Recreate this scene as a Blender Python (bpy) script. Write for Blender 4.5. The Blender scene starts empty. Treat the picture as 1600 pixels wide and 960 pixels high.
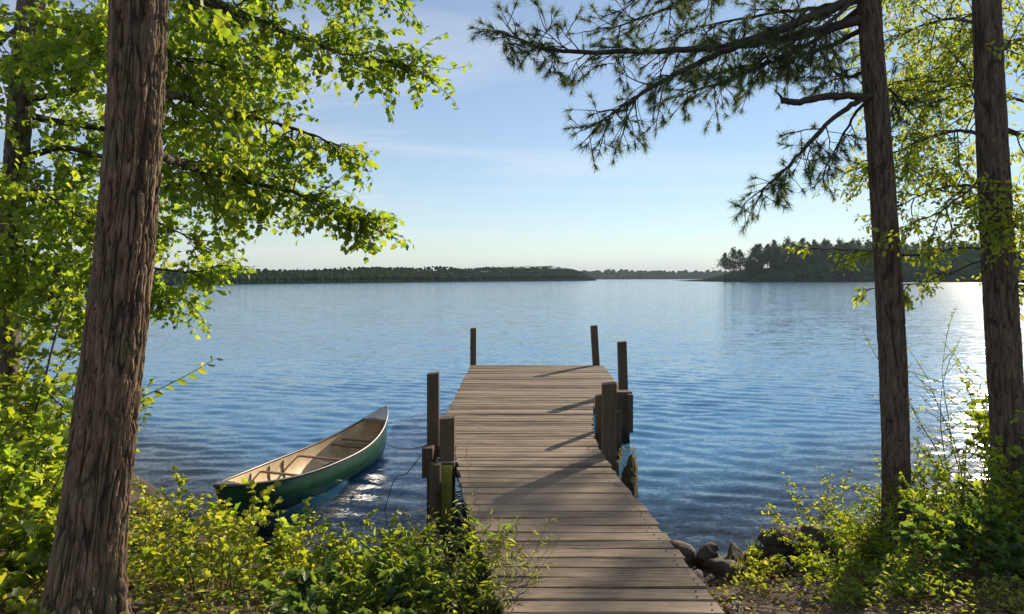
import bpy, math, random
import numpy as np
from mathutils import Vector, Matrix

# ---------------------------------------------------------------- camera, sky, sun, exposure
F = 1066.67          # focal length in pixels of the 1600 px wide photograph
CAMZ = 2.45          # eye height above the water
HY = 434.5           # row of the horizon
sc = bpy.context.scene
C = sc.collection
cd = bpy.data.cameras.new('camera'); cam = bpy.data.objects.new('camera', cd); C.objects.link(cam)
cam.location = (0, 0, CAMZ); cam.rotation_euler = (math.radians(90), 0, 0)
cd.sensor_width = 36; cd.lens = 24; cd.shift_y = -(480 - HY) / 1600
cd.clip_start = 0.05; cd.clip_end = 20000
sc.camera = cam
SUN_AZ = math.radians(36.0); SUN_EL = math.radians(21.0)
SDIR = Vector((math.sin(SUN_AZ) * math.cos(SUN_EL), math.cos(SUN_AZ) * math.cos(SUN_EL), math.sin(SUN_EL)))
w = bpy.data.worlds.new('World'); sc.world = w; w.use_nodes = True
wn = w.node_tree; wn.nodes.clear()
wo = wn.nodes.new('ShaderNodeOutputWorld'); bg = wn.nodes.new('ShaderNodeBackground')
sky = wn.nodes.new('ShaderNodeTexSky'); sky.sky_type = 'NISHITA'; sky.sun_disc = False
sky.sun_elevation = SUN_EL; sky.sun_rotation = SUN_AZ
sky.air_density = 1.0; sky.dust_density = 0.0; sky.ozone_density = 3.0
bg.inputs['Strength'].default_value = 0.080
# thin high cloud: streaks laid out by direction in the sky
tc = wn.nodes.new('ShaderNodeTexCoord'); sep = wn.nodes.new('ShaderNodeSeparateXYZ')
wn.links.new(tc.outputs['Generated'], sep.inputs[0])
mx = wn.nodes.new('ShaderNodeMath'); mx.operation = 'MAXIMUM'; mx.inputs[1].default_value = 0.03
wn.links.new(sep.outputs[2], mx.inputs[0])
ax = wn.nodes.new('ShaderNodeMath'); ax.operation = 'ADD'; ax.inputs[1].default_value = 0.05; wn.links.new(mx.outputs[0], ax.inputs[0])
dx = wn.nodes.new('ShaderNodeMath'); dx.operation = 'DIVIDE'; wn.links.new(sep.outputs[0], dx.inputs[0]); wn.links.new(ax.outputs[0], dx.inputs[1])
dy = wn.nodes.new('ShaderNodeMath'); dy.operation = 'DIVIDE'; wn.links.new(sep.outputs[1], dy.inputs[0]); wn.links.new(ax.outputs[0], dy.inputs[1])
cb = wn.nodes.new('ShaderNodeCombineXYZ'); wn.links.new(dx.outputs[0], cb.inputs[0]); wn.links.new(dy.outputs[0], cb.inputs[1])
mpw = wn.nodes.new('ShaderNodeMapping'); mpw.inputs['Scale'].default_value = (0.42, 1.0, 1); mpw.inputs['Rotation'].default_value = (0, 0, 0.25)
mpw.inputs['Location'].default_value = (3.1, 0.7, 0)
wn.links.new(cb.outputs[0], mpw.inputs[0])
nz = wn.nodes.new('ShaderNodeTexNoise'); nz.inputs['Scale'].default_value = 0.9; nz.inputs['Detail'].default_value = 7
nz.inputs['Roughness'].default_value = 0.55; nz.inputs['Distortion'].default_value = 0.6
wn.links.new(mpw.outputs[0], nz.inputs['Vector'])
cr = wn.nodes.new('ShaderNodeValToRGB'); cr.color_ramp.elements[0].position = 0.48; cr.color_ramp.elements[1].position = 0.70
cr.color_ramp.elements[1].color = (0.55, 0.55, 0.55, 1)
wn.links.new(nz.outputs[0], cr.inputs[0])
mw = wn.nodes.new('ShaderNodeMix'); mw.data_type = 'RGBA'
cr.color_ramp.elements[0].color = (0.15, 0.15, 0.15, 1); wn.links.new(cr.outputs[0], mw.inputs[0]); wn.links.new(sky.outputs[0], mw.inputs[6]); mw.inputs[7].default_value = (8.0, 8.0, 8.2, 1)
wn.links.new(mw.outputs[2], bg.inputs[0]); wn.links.new(bg.outputs[0], wo.inputs[0])
sl = bpy.data.lights.new('sun', 'SUN'); sl.energy = 5.0; sl.angle = math.radians(0.5); sl.color = (1.0, 0.86, 0.68)
so = bpy.data.objects.new('sun', sl); C.objects.link(so); so.rotation_euler = SDIR.to_track_quat('Z', 'Y').to_euler()
so.location = (20, 30, 20)
vs = sc.view_settings
vs.view_transform = 'Standard'; vs.look = 'None'; vs.gamma = 1.0; vs.use_curve_mapping = False; vs.exposure = 0.62
sc.render.engine = 'CYCLES'
sc.cycles.use_denoising = True
sc.cycles.max_bounces = 8; sc.cycles.transparent_max_bounces = 12; sc.cycles.transmission_bounces = 4
sc.cycles.diffuse_bounces = 4; sc.cycles.glossy_bounces = 3; sc.cycles.volume_bounces = 0
sc.cycles.caustics_reflective = False; sc.cycles.caustics_refractive = False
sc.cycles.sample_clamp_indirect = 4.0

# ---------------------------------------------------------------- helpers
def at(px, py, Y):
    return Vector(((px - 800) * Y / F, Y, CAMZ - (py - HY) * Y / F))

def sstep(a, b, x):
    t = np.clip((np.asarray(x, float) - a) / (b - a), 0, 1); return t * t * (3 - 2 * t)

def hash2(ix, iy, seed):
    h = (ix.astype(np.int64) * 374761393 + iy.astype(np.int64) * 668265263 + seed * 974711) & 0x7fffffff
    h = ((h ^ (h >> 13)) * 1274126177) & 0x7fffffff
    return ((h ^ (h >> 16)) & 0xffff) / 65535.0

def vnoise(x, y, seed=0, perx=None):
    x = np.asarray(x, float); y = np.asarray(y, float)
    ix = np.floor(x); iy = np.floor(y); fx = x - ix; fy = y - iy
    fx = fx * fx * (3 - 2 * fx); fy = fy * fy * (3 - 2 * fy)
    ix = ix.astype(int); iy = iy.astype(int)
    def hh(a, b):
        if perx: a = np.mod(a, perx)
        return hash2(a, b, seed)
    a = hh(ix, iy); b = hh(ix + 1, iy); c = hh(ix, iy + 1); d = hh(ix + 1, iy + 1)
    return (a * (1 - fx) + b * fx) * (1 - fy) + (c * (1 - fx) + d * fx) * fy

def fbm(x, y, seed=0, octs=4):
    s = 0; a = 0.5; f = 1.0
    for k in range(octs):
        s = s + a * vnoise(x * f, y * f, seed + k * 17); a *= 0.5; f *= 2.03
    return s

def tag(o, label=None, cat=None, group=None, kind=None):
    if label: o['label'] = label
    if cat: o['category'] = cat
    if group: o['group'] = group
    if kind: o['kind'] = kind
    return o

def empty(name, loc, label, cat, group=None):
    o = bpy.data.objects.new(name, None); C.objects.link(o); o.location = loc; o.empty_display_size = 0.2
    return tag(o, label, cat, group)

def link(name, me, mat, parent=None):
    o = bpy.data.objects.new(name, me); C.objects.link(o)
    for m in (mat if isinstance(mat, (list, tuple)) else [mat]):
        me.materials.append(m)
    if parent is not None:
        o.parent = parent
        o.matrix_parent_inverse = Matrix.Translation(parent.location).inverted()
    return o

class MB:
    def __init__(s): s.v = []; s.f = []; s.m = []
    def add(s, v, f, m=0):
        n = len(s.v); s.v.extend([tuple(p) for p in v]); s.f.extend([tuple(i + n for i in q) for q in f]); s.m.extend([m] * len(f))
    def box(s, c, size, rz=0, rx=0, ry=0, bev=0.0, m=0):
        hx, hy, hz = [a / 2 for a in size]; R = Matrix.Rotation(rz, 3, 'Z') @ Matrix.Rotation(ry, 3, 'Y') @ Matrix.Rotation(rx, 3, 'X'); c = Vector(c)
        if bev <= 0:
            v = [(x, y, z) for z in (-hz, hz) for x, y in ((-hx, -hy), (hx, -hy), (hx, hy), (-hx, hy))]
            f = [(3, 2, 1, 0), (4, 5, 6, 7), (0, 1, 5, 4), (1, 2, 6, 5), (2, 3, 7, 6), (3, 0, 4, 7)]
        else:
            b = bev
            oct_ = lambda x, y: [(-x + b, -y), (x - b, -y), (x, -y + b), (x, y - b), (x - b, y), (-x + b, y), (-x, y - b), (-x, -y + b)]
            v = []
            for z, k in ((-hz, b), (-hz + b, 0), (hz - b, 0), (hz, b)):
                v += [(x, y, z) for x, y in oct_(hx - k, hy - k)]
            f = [tuple(range(7, -1, -1)), tuple(range(24, 32))]
            for r in range(3):
                for i in range(8):
                    j = (i + 1) % 8; f.append((r * 8 + i, r * 8 + j, r * 8 + 8 + j, r * 8 + 8 + i))
        s.add([c + R @ Vector(p) for p in v], f, m)
    def tube(s, pts, rad, n=6, cap=True, m=0):
        pts = [Vector(p) for p in pts]
        if not hasattr(rad, '__len__'): rad = [rad] * len(pts)
        vs_, fs = [], []; up = None
        for i, p in enumerate(pts):
            t = (pts[min(i + 1, len(pts) - 1)] - pts[max(i - 1, 0)])
            if t.length < 1e-9: t = Vector((0, 0, 1))
            t.normalize()
            if up is None: up = Vector((0, 0, 1)) if abs(t.z) < 0.8 else Vector((1, 0, 0))
            a = t.cross(up); a.normalize(); b = a.cross(t); up = b
            for k in range(n):
                q = 2 * math.pi * k / n
                vs_.append(p + (a * math.cos(q) + b * math.sin(q)) * rad[i])
        for i in range(len(pts) - 1):
            for k in range(n):
                j = (k + 1) % n; fs.append((i * n + k, i * n + j, i * n + n + j, i * n + n + k))
        if cap: fs.append(tuple(range(n - 1, -1, -1))); fs.append(tuple(range((len(pts) - 1) * n, len(pts) * n)))
        s.add(vs_, fs, m)
    def build(s, name, mat, parent=None, smooth=False):
        me = bpy.data.meshes.new(name); me.from_pydata(s.v, [], s.f)
        me.polygons.foreach_set('material_index', s.m)
        if smooth: me.polygons.foreach_set('use_smooth', [True] * len(s.f))
        me.update(); return link(name, me, mat, parent)

def np_mesh(name, V, faces, smooth=False):
    """V (n,3); faces (m,k): every face has k corners"""
    me = bpy.data.meshes.new(name); m, k = faces.shape
    me.vertices.add(len(V)); me.vertices.foreach_set('co', np.ascontiguousarray(V, dtype=np.float32).ravel())
    me.loops.add(m * k); me.loops.foreach_set('vertex_index', np.ascontiguousarray(faces, dtype=np.int32).ravel())
    me.polygons.add(m); me.polygons.foreach_set('loop_start', np.arange(0, m * k, k, dtype=np.int32))
    if smooth: me.polygons.foreach_set('use_smooth', np.ones(m, dtype=bool))
    me.update(calc_edges=True); return me

def grid_mesh(name, X, Y, Z, smooth=True):
    r, c = X.shape; V = np.stack([X, Y, Z], -1).reshape(-1, 3)
    i = np.arange(r - 1)[:, None] * c + np.arange(c - 1)[None, :]
    f = np.stack([i, i + 1, i + c + 1, i + c], -1).reshape(-1, 4)
    return np_mesh(name, V, f, smooth)

# leaf outlines: a folded left and right half sharing the midrib; (x, y) with y from stalk to tip
def leaf_template(half, fold=0.25, curl=0.18):
    m = len(half); v = []
    for x, y in half: v.append((x, y, fold * abs(x) - curl * y * y))
    idx = list(range(m)); left = [0]
    for k in range(m - 2, 0, -1): pass
    extra = []
    for k in range(1, m - 1):
        x, y = half[k]; v.append((-x, y, fold * abs(x) - curl * y * y)); extra.append(len(v) - 1)
    right = idx
    leftf = [0] + [m - 1] + extra[::-1]
    return np.array(v, float), np.array([right, leftf])
MAPLE = leaf_template([(0, 0), (0.20, -0.05), (0.40, 0.10), (0.36, 0.28), (0.52, 0.56), (0.30, 0.62), (0.14, 0.88), (0, 1.0)])
OVAL = leaf_template([(0, 0), (0.18, 0.16), (0.27, 0.45), (0.19, 0.76), (0, 1.0)])
LANCE = leaf_template([(0, 0), (0.11, 0.3), (0.09, 0.65), (0, 1.0)], 0.2, 0.35)
SMALL = leaf_template([(0, 0), (0.30, 0.42), (0, 1.0)])
BLADE = leaf_template([(0, 0), (0.022, 0.35), (0.016, 0.75), (0, 1.0)], 0.1, 0.45)

def norm(a): return a / np.maximum(np.linalg.norm(a, axis=-1, keepdims=True), 1e-9)

def foliage(name, tpl, P, D, S, mat, parent, rng, up=0.9, nrm=None):
    T, fc = tpl; P = np.asarray(P, float); D = norm(np.asarray(D, float)); S = np.asarray(S, float); n = len(P)
    if nrm is None:
        nrm = rng.normal(size=(n, 3)); nrm = norm(nrm) + np.array([0, 0, up])
    sd = norm(np.cross(D, nrm)); nn = np.cross(sd, D)
    V = P[:, None, :] + S[:, None, None] * (T[None, :, 0, None] * sd[:, None, :] + T[None, :, 1, None] * D[:, None, :] + T[None, :, 2, None] * nn[:, None, :])
    fs = (fc[None] + (np.arange(n) * len(T))[:, None, None]).reshape(-1, fc.shape[1])
    me = np_mesh(name, V.reshape(-1, 3), fs)
    return link(name, me, mat, parent)

def needles(name, P, D, mat, parent, rng, n=42, L=0.085, wdt=0.0022, spread=1.0):
    P = np.asarray(P, float); D = norm(np.asarray(D, float)); m = len(P)
    d = norm(rng.normal(size=(m, n, 3)) * spread * 0.62 + D[:, None, :] * 0.85)
    o = P[:, None, :] + D[:, None, :] * rng.uniform(-0.03, 0.015, (m, n, 1))
    l = L * rng.uniform(0.6, 1.1, (m, n, 1)) * rng.uniform(0.75, 1.15, (m, 1, 1))
    s = norm(np.cross(d, rng.normal(size=(m, n, 3)))) * wdt
    tip = o + d * l; tip[..., 2] -= 0.08 * l[..., 0]
    V = np.stack([o - s, o + s, tip], 2).reshape(-1, 3)
    me = np_mesh(name, V, np.arange(len(V)).reshape(-1, 3)); return link(name, me, mat, parent)

def poly_eval(pts, t):
    n = len(pts) - 1; x = min(max(t, 0), 0.9999) * n; i = int(x); f = x - i
    return pts[i].lerp(pts[i + 1], f), (pts[i + 1] - pts[i]).normalized()

def smooth_poly(pts, k=5):
    out = []; P = [Vector(p) for p in pts]; P = [P[0] * 2 - P[1]] + P + [P[-1] * 2 - P[-2]]
    for i in range(1, len(P) - 2):
        for j in range(k):
            t = j / k; a, b, c, d = P[i - 1], P[i], P[i + 1], P[i + 2]
            out.append(0.5 * ((2 * b) + (c - a) * t + (2 * a - 5 * b + 4 * c - d) * t * t + (3 * b - a - 3 * c + d) * t ** 3))
    out.append(P[-2]); return out

def shoot(rnd, p, d, length, seg, wob, droop):
    pts = [p.copy()]; d = d.normalized()
    for k in range(seg):
        d = (d + Vector((rnd.gauss(0, wob), rnd.gauss(0, wob), rnd.gauss(0, wob) - droop))).normalized()
        pts.append(pts[-1] + d * (length / seg))
    return pts

def rdir(rnd, flat=0.6):
    v = Vector((rnd.gauss(0, 1), rnd.gauss(0, 1), rnd.gauss(0, 1) * flat)); return v.normalized()

# ---------------------------------------------------------------- materials
def newmat(name):
    m = bpy.data.materials.new(name); m.use_nodes = True; nt = m.node_tree; nt.nodes.clear()
    o = nt.nodes.new('ShaderNodeOutputMaterial'); return m, nt, o
def N(nt, t, **kw):
    n = nt.nodes.new(t)
    for k, v in kw.items(): setattr(n, k, v)
    return n
def ramp(nt, stops, src):
    r = N(nt, 'ShaderNodeValToRGB'); e = r.color_ramp.elements
    while len(e) < len(stops): e.new(0.5)
    for a, (p, c) in zip(e, stops): a.position = p; a.color = (*c, 1) if len(c) == 3 else c
    nt.links.new(src, r.inputs[0]); return r.outputs[0]
def mapped(nt, scale, coord='Object', rot=(0, 0, 0)):
    t = N(nt, 'ShaderNodeTexCoord'); m = N(nt, 'ShaderNodeMapping'); m.inputs['Scale'].default_value = scale; m.inputs['Rotation'].default_value = rot
    nt.links.new(t.outputs[coord], m.inputs[0]); return m.outputs[0]
def noise(nt, vec, scale, detail=4, rough=0.55, dist=0.0):
    n = N(nt, 'ShaderNodeTexNoise'); n.inputs['Scale'].default_value = scale; n.inputs['Detail'].default_value = detail
    n.inputs['Roughness'].default_value = rough; n.inputs['Distortion'].default_value = dist
    if vec is not None: nt.links.new(vec, n.inputs['Vector'])
    return n
def mixc(nt, fac, a, b, mode='MIX'):
    m = N(nt, 'ShaderNodeMix', data_type='RGBA', blend_type=mode)
    for s, v in ((m.inputs[0], fac), (m.inputs[6], a), (m.inputs[7], b)):
        if isinstance(v, (int, float)): s.default_value = v
        elif isinstance(v, (tuple, list)): s.default_value = (*v, 1)
        else: nt.links.new(v, s)
    return m.outputs[2]
def mathn(nt, op, a, b=None, c=None):
    m = N(nt, 'ShaderNodeMath', operation=op)
    for i, v in enumerate((a, b, c)):
        if v is None: continue
        if isinstance(v, (int, float)): m.inputs[i].default_value = v
        else: nt.links.new(v, m.inputs[i])
    return m.outputs[0]

def leaf_mat(name, dark, light, trans, tmix=0.55, gloss=0.03, rough=0.45):
    m, nt, o = newmat(name)
    g = N(nt, 'ShaderNodeNewGeometry'); n1 = noise(nt, mapped(nt, (1, 1, 1)), 1.3, 2)
    f = mathn(nt, 'ADD', mathn(nt, 'MULTIPLY', g.outputs['Random Per Island'], 0.75), mathn(nt, 'MULTIPLY', n1.outputs[0], 0.35))
    col = ramp(nt, [(0.1, dark), (0.95, light)], f)
    tcol = ramp(nt, [(0.1, (trans[0] * 0.45, trans[1] * 0.62, trans[2] * 0.6)), (0.6, trans), (0.95, (min(1, trans[0] * 1.25), trans[1] * 1.05, trans[2]))], f)
    d = N(nt, 'ShaderNodeBsdfDiffuse'); nt.links.new(col, d.inputs[0])
    t = N(nt, 'ShaderNodeBsdfTranslucent'); nt.links.new(tcol, t.inputs[0])
    mx_ = N(nt, 'ShaderNodeMixShader'); mx_.inputs[0].default_value = tmix; nt.links.new(d.outputs[0], mx_.inputs[1]); nt.links.new(t.outputs[0], mx_.inputs[2])
    gl = N(nt, 'ShaderNodeBsdfGlossy'); gl.inputs['Roughness'].default_value = rough; gl.inputs[0].default_value = (0.8, 0.85, 0.8, 1)
    m2 = N(nt, 'ShaderNodeMixShader'); m2.inputs[0].default_value = gloss; nt.links.new(mx_.outputs[0], m2.inputs[1]); nt.links.new(gl.outputs[0], m2.inputs[2])
    nt.links.new(m2.outputs[0], o.inputs[0]); return m

def bark_mat(name, dark, light, zs=1.0, scale=1.0, lichen=None, bump=0.02):
    m, nt, o = newmat(name); b = N(nt, 'ShaderNodeBsdfPrincipled'); b.inputs['Roughness'].default_value = 0.9
    v = mapped(nt, (scale, scale, scale * 0.16 * zs)); n1 = noise(nt, v, 34, 8, 0.7, 0.3); n2 = noise(nt, mapped(nt, (1, 1, 1)), 5, 3)
    n3 = noise(nt, mapped(nt, (scale, scale, scale * 0.5)), 70, 4, 0.7)
    col = ramp(nt, [(0.32, dark), (0.68, light)], n1.outputs[0])
    col = mixc(nt, mathn(nt, 'MULTIPLY', n3.outputs[0], 0.55), col, (dark[0] * 0.6, dark[1] * 0.6, dark[2] * 0.6))
    at1 = N(nt, 'ShaderNodeAttribute', attribute_name='ridge')
    col = mixc(nt, ramp(nt, [(0.0, (0.75, 0.75, 0.75)), (0.6, (0, 0, 0))], at1.outputs['Fac']), col, (dark[0] * 0.4, dark[1] * 0.4, dark[2] * 0.4))
    if lichen:
        col = mixc(nt, ramp(nt, [(0.52, (0, 0, 0)), (0.66, (0.6, 0.6, 0.6))], n2.outputs[0]), col, lichen)
    nt.links.new(col, b.inputs['Base Color'])
    bp = N(nt, 'ShaderNodeBump'); bp.inputs['Distance'].default_value = bump; bp.inputs['Strength'].default_value = 0.9
    h = mathn(nt, 'ADD', n1.outputs[0], mathn(nt, 'MULTIPLY', n3.outputs[0], 0.4)); nt.links.new(h, bp.inputs['Height']); nt.links.new(bp.outputs[0], b.inputs['Normal'])
    nt.links.new(b.outputs[0], o.inputs[0]); return m

def wood_mat(name, dark, light, along='X', per=True, spots=True, moss=None):
    m, nt, o = newmat(name); b = N(nt, 'ShaderNodeBsdfPrincipled'); b.inputs['Roughness'].default_value = 0.82
    b.inputs['Specular IOR Level'].default_value = 0.25
    s = {'X': (1.4, 26, 26), 'Y': (26, 1.4, 26), 'Z': (26, 26, 1.4)}[along]
    tcn = N(nt, 'ShaderNodeTexCoord'); g = N(nt, 'ShaderNodeNewGeometry')
    off = N(nt, 'ShaderNodeVectorMath', operation='MULTIPLY_ADD')
    cx = N(nt, 'ShaderNodeCombineXYZ'); nt.links.new(g.outputs['Random Per Island'], cx.inputs[0]); nt.links.new(g.outputs['Random Per Island'], cx.inputs[2])
    nt.links.new(cx.outputs[0], off.inputs[0]); off.inputs[1].default_value = (31, 17, 23); nt.links.new(tcn.outputs['Object'], off.inputs[2])
    mp = N(nt, 'ShaderNodeMapping'); mp.inputs['Scale'].default_value = s; nt.links.new(off.outputs[0], mp.inputs[0])
    n1 = noise(nt, mp.outputs[0], 2.2, 6, 0.62, 0.6); n2 = noise(nt, off.outputs[0], 2.6, 3, 0.5)
    f = mathn(nt, 'ADD', mathn(nt, 'MULTIPLY', n1.outputs[0], 0.75), mathn(nt, 'MULTIPLY', n2.outputs[0], 0.35))
    if per: f = mathn(nt, 'ADD', mathn(nt, 'MULTIPLY', f, 0.8), mathn(nt, 'MULTIPLY', g.outputs['Random Per Island'], 0.27))
    col = ramp(nt, [(0.34, dark), (0.66, light)], f)
    n4 = noise(nt, mp.outputs[0], 5.5, 4, 0.75, 0.2)
    col = mixc(nt, ramp(nt, [(0.58, (0, 0, 0)), (0.72, (0.9, 0.9, 0.9))], n4.outputs[0]), col, tuple(c * 0.28 for c in dark))
    if spots:
        vo = N(nt, 'ShaderNodeTexVoronoi'); vo.inputs['Scale'].default_value = 2.6
        mp2 = N(nt, 'ShaderNodeMapping'); mp2.inputs['Scale'].default_value = {'X': (0.6, 1.6, 1), 'Y': (1.6, 0.6, 1), 'Z': (1.6, 1.6, 0.6)}[along]
        nt.links.new(off.outputs[0], mp2.inputs[0]); nt.links.new(mp2.outputs[0], vo.inputs['Vector'])
        col = mixc(nt, ramp(nt, [(0.035, (0.8, 0.8, 0.8)), (0.07, (0, 0, 0))], vo.outputs['Distance']), col, tuple(c * 0.25 for c in dark))
    if moss:
        n5 = noise(nt, tcn.outputs['Object'], 9, 5, 0.7)
        col = mixc(nt, ramp(nt, [(0.36, (1, 1, 1)), (0.62, (0.15, 0.15, 0.15))], n5.outputs[0]), col, moss)
    if along == 'Z':   # wet algae band at the waterline
        sp = N(nt, 'ShaderNodeSeparateXYZ'); nt.links.new(g.outputs['Position'], sp.inputs[0]); nb = noise(nt, tcn.outputs['Object'], 7, 3)
        zz = mathn(nt, 'ADD', sp.outputs[2], mathn(nt, 'MULTIPLY', nb.outputs[0], 0.3))
        col = mixc(nt, ramp(nt, [(0.26, (0.9, 0.9, 0.9)), (0.42, (0, 0, 0))], zz), col, (0.016, 0.018, 0.010))
    nt.links.new(col, b.inputs['Base Color'])
    bp = N(nt, 'ShaderNodeBump'); bp.inputs['Distance'].default_value = 0.006; bp.inputs['Strength'].default_value = 0.8
    nt.links.new(mathn(nt, 'ADD', n1.outputs[0], mathn(nt, 'MULTIPLY', n4.outputs[0], -0.6)), bp.inputs['Height']); nt.links.new(bp.outputs[0], b.inputs['Normal'])
    nt.links.new(b.outputs[0], o.inputs[0]); return m

def plain(name, c, rough=0.6, metal=0.0, var=0.25, scale=12, bump=0.0, coat=0.0):
    m, nt, o = newmat(name); b = N(nt, 'ShaderNodeBsdfPrincipled'); b.inputs['Roughness'].default_value = rough; b.inputs['Metallic'].default_value = metal
    b.inputs['Coat Weight'].default_value = coat; b.inputs['Coat Roughness'].default_value = 0.15
    n = noise(nt, mapped(nt, (1, 1, 1)), scale, 6, 0.65)
    nt.links.new(ramp(nt, [(0.3, tuple(x * (1 - var) for x in c)), (0.7, tuple(min(1, x * (1 + var)) for x in c))], n.outputs[0]), b.inputs['Base Color'])
    if bump:
        bp = N(nt, 'ShaderNodeBump'); bp.inputs['Distance'].default_value = bump; nt.links.new(n.outputs[0], bp.inputs['Height']); nt.links.new(bp.outputs[0], b.inputs['Normal'])
    nt.links.new(b.outputs[0], o.inputs[0]); return m

M = {}
M['maple'] = leaf_mat('maple_leaf', (0.040, 0.075, 0.012), (0.12, 0.17, 0.02), (0.50, 0.66, 0.035))
M['maple2'] = leaf_mat('maple_leaf_pale', (0.05, 0.09, 0.015), (0.15, 0.20, 0.025), (0.60, 0.77, 0.05))
M['beech'] = leaf_mat('thin_leaf', (0.06, 0.09, 0.012), (0.18, 0.19, 0.025), (0.58, 0.66, 0.05), 0.62)
M['shrub'] = leaf_mat('shrub_leaf', (0.035, 0.075, 0.012), (0.12, 0.17, 0.02), (0.52, 0.62, 0.03))
M['shrub_yellow'] = leaf_mat('yellow_shrub_leaf', (0.07, 0.11, 0.012), (0.18, 0.19, 0.02), (0.66, 0.70, 0.04), 0.6)
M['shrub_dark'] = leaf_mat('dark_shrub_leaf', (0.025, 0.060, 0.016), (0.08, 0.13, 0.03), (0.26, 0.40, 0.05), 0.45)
M['needle'] = leaf_mat('pine_needle', (0.025, 0.050, 0.020), (0.075, 0.105, 0.035), (0.20, 0.27, 0.06), 0.4, 0.05)
M['grass'] = leaf_mat('grass_blade', (0.07, 0.11, 0.02), (0.18, 0.19, 0.05), (0.45, 0.5, 0.08), 0.5)
M['weed_pale'] = leaf_mat('dry_weed', (0.06, 0.05, 0.02), (0.30, 0.26, 0.12), (0.5, 0.42, 0.15), 0.5)
M['dry'] = leaf_mat('dry_leaf', (0.06, 0.035, 0.018), (0.26, 0.16, 0.08), (0.3, 0.18, 0.06), 0.3)
M['bark'] = bark_mat('maple_bark', (0.045, 0.029, 0.017), (0.42, 0.275, 0.165), 1.0, 1.0, (0.15, 0.13, 0.08), 0.012)
M['bark_pine'] = bark_mat('pine_bark', (0.04, 0.027, 0.018), (0.27, 0.18, 0.12), 1.2, 1.2, None, 0.01)
M['bark_pale'] = bark_mat('pale_bark', (0.08, 0.06, 0.045), (0.26, 0.20, 0.15), 1.0, 0.9, (0.16, 0.17, 0.10), 0.01)
M['twig'] = plain('twig_bark', (0.055, 0.042, 0.032), 0.9, 0, 0.4, 20)
M['stem'] = plain('shrub_stem', (0.07, 0.05, 0.03), 0.85, 0, 0.4, 20)
M['deck'] = wood_mat('weathered_deck_plank', (0.044, 0.030, 0.020), (0.335, 0.25, 0.172), 'X')
M['post'] = wood_mat('weathered_post', (0.030, 0.022, 0.014), (0.125, 0.088, 0.058), 'Z')
M['post_moss'] = wood_mat('mossy_post', (0.09, 0.08, 0.03), (0.26, 0.24, 0.08), 'Z', moss=(0.42, 0.44, 0.05))
M['stringer'] = wood_mat('dock_side_board', (0.05, 0.04, 0.03), (0.18, 0.145, 0.11), 'Y')
M['cut'] = plain('sawn_post_top', (0.42, 0.38, 0.36), 0.8, 0, 0.25, 30)
M['hull'] = plain('green_canoe_hull', (0.008, 0.052, 0.020), 0.30, 0, 0.55, 7, 0.0, 0.5)
M['hull_in'] = plain('tan_canoe_lining', (0.80, 0.60, 0.36), 0.6, 0, 0.25, 7)
M['gunwale'] = plain('canoe_gunwale', (0.10, 0.09, 0.085), 0.4, 0.2, 0.3, 20)
M['gunwale_top'] = plain('scuffed_aluminium', (0.55, 0.54, 0.52), 0.35, 0.6, 0.2, 20)
M['cane'] = plain('canoe_wood_trim', (0.22, 0.14, 0.08), 0.5, 0, 0.3, 30)
M['end_cap'] = plain('canoe_end_plate', (0.30, 0.30, 0.30), 0.4, 0.3, 0.3, 15)
M['rope'] = plain('mooring_rope', (0.10, 0.09, 0.08), 0.9, 0, 0.3, 60)
M['rope_pale'] = plain('pale_mooring_rope', (0.35, 0.33, 0.30), 0.9, 0, 0.3, 60)
M['rock'] = plain('wet_shore_rock', (0.060, 0.040, 0.027), 0.85, 0, 0.75, 9, 0.03)
M['far_mass'] = leaf_mat('far_wood_crown', (0.024, 0.052, 0.020), (0.042, 0.080, 0.026), (0.08, 0.14, 0.035), 0.25, 0.0)
M['far'] = leaf_mat('far_tree_crown', (0.018, 0.045, 0.018), (0.060, 0.105, 0.032), (0.10, 0.16, 0.04), 0.25, 0.02)

# ---------------------------------------------------------------- ground, lake bed and water
SHX = [-60, -14, -7, -5, -4, -3.2, -2.4, -1.6, -0.8, 0.2, 1.0, 1.8, 2.6, 3.3, 4.2, 5.5, 8, 14, 18.5, 60]
SHY = [22, 12.5, 9.6, 8.6, 7.6, 6.75, 6.05, 5.85, 5.65, 5.5, 5.65, 5.9, 6.2, 6.6, 7.2, 8.0, 9.4, 12.5, 24, 60]
def ground_z(x, y):
    x = np.asarray(x, float); y = np.asarray(y, float)
    d = np.interp(x, SHX, SHY) - y + 0.35 * (fbm(x * 0.9, y * 0.9, 5, 3) - 0.45)
    land = 0.05 + 0.60 * sstep(0, 2.6, d) + 0.10 * (fbm(x * 1.7, y * 1.7, 9, 4) - 0.45) * sstep(0, 0.6, d)
    bed = -2.6 * sstep(-1.0, 14, -d) * 1.0 - 0.30 * np.clip(-d, 0, 3) * 0.5
    bed = -2.6 * (1 - np.exp(np.minimum(d, 0) * 0.13))
    z = np.where(d > 0, land, 0.05 + bed)
    far = sstep(20, 60, np.hypot(x, y)) * (d > 0)
    return z + far * 0.4
def gz(x, y): return float(ground_z(np.array([x]), np.array([y]))[0])

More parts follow.
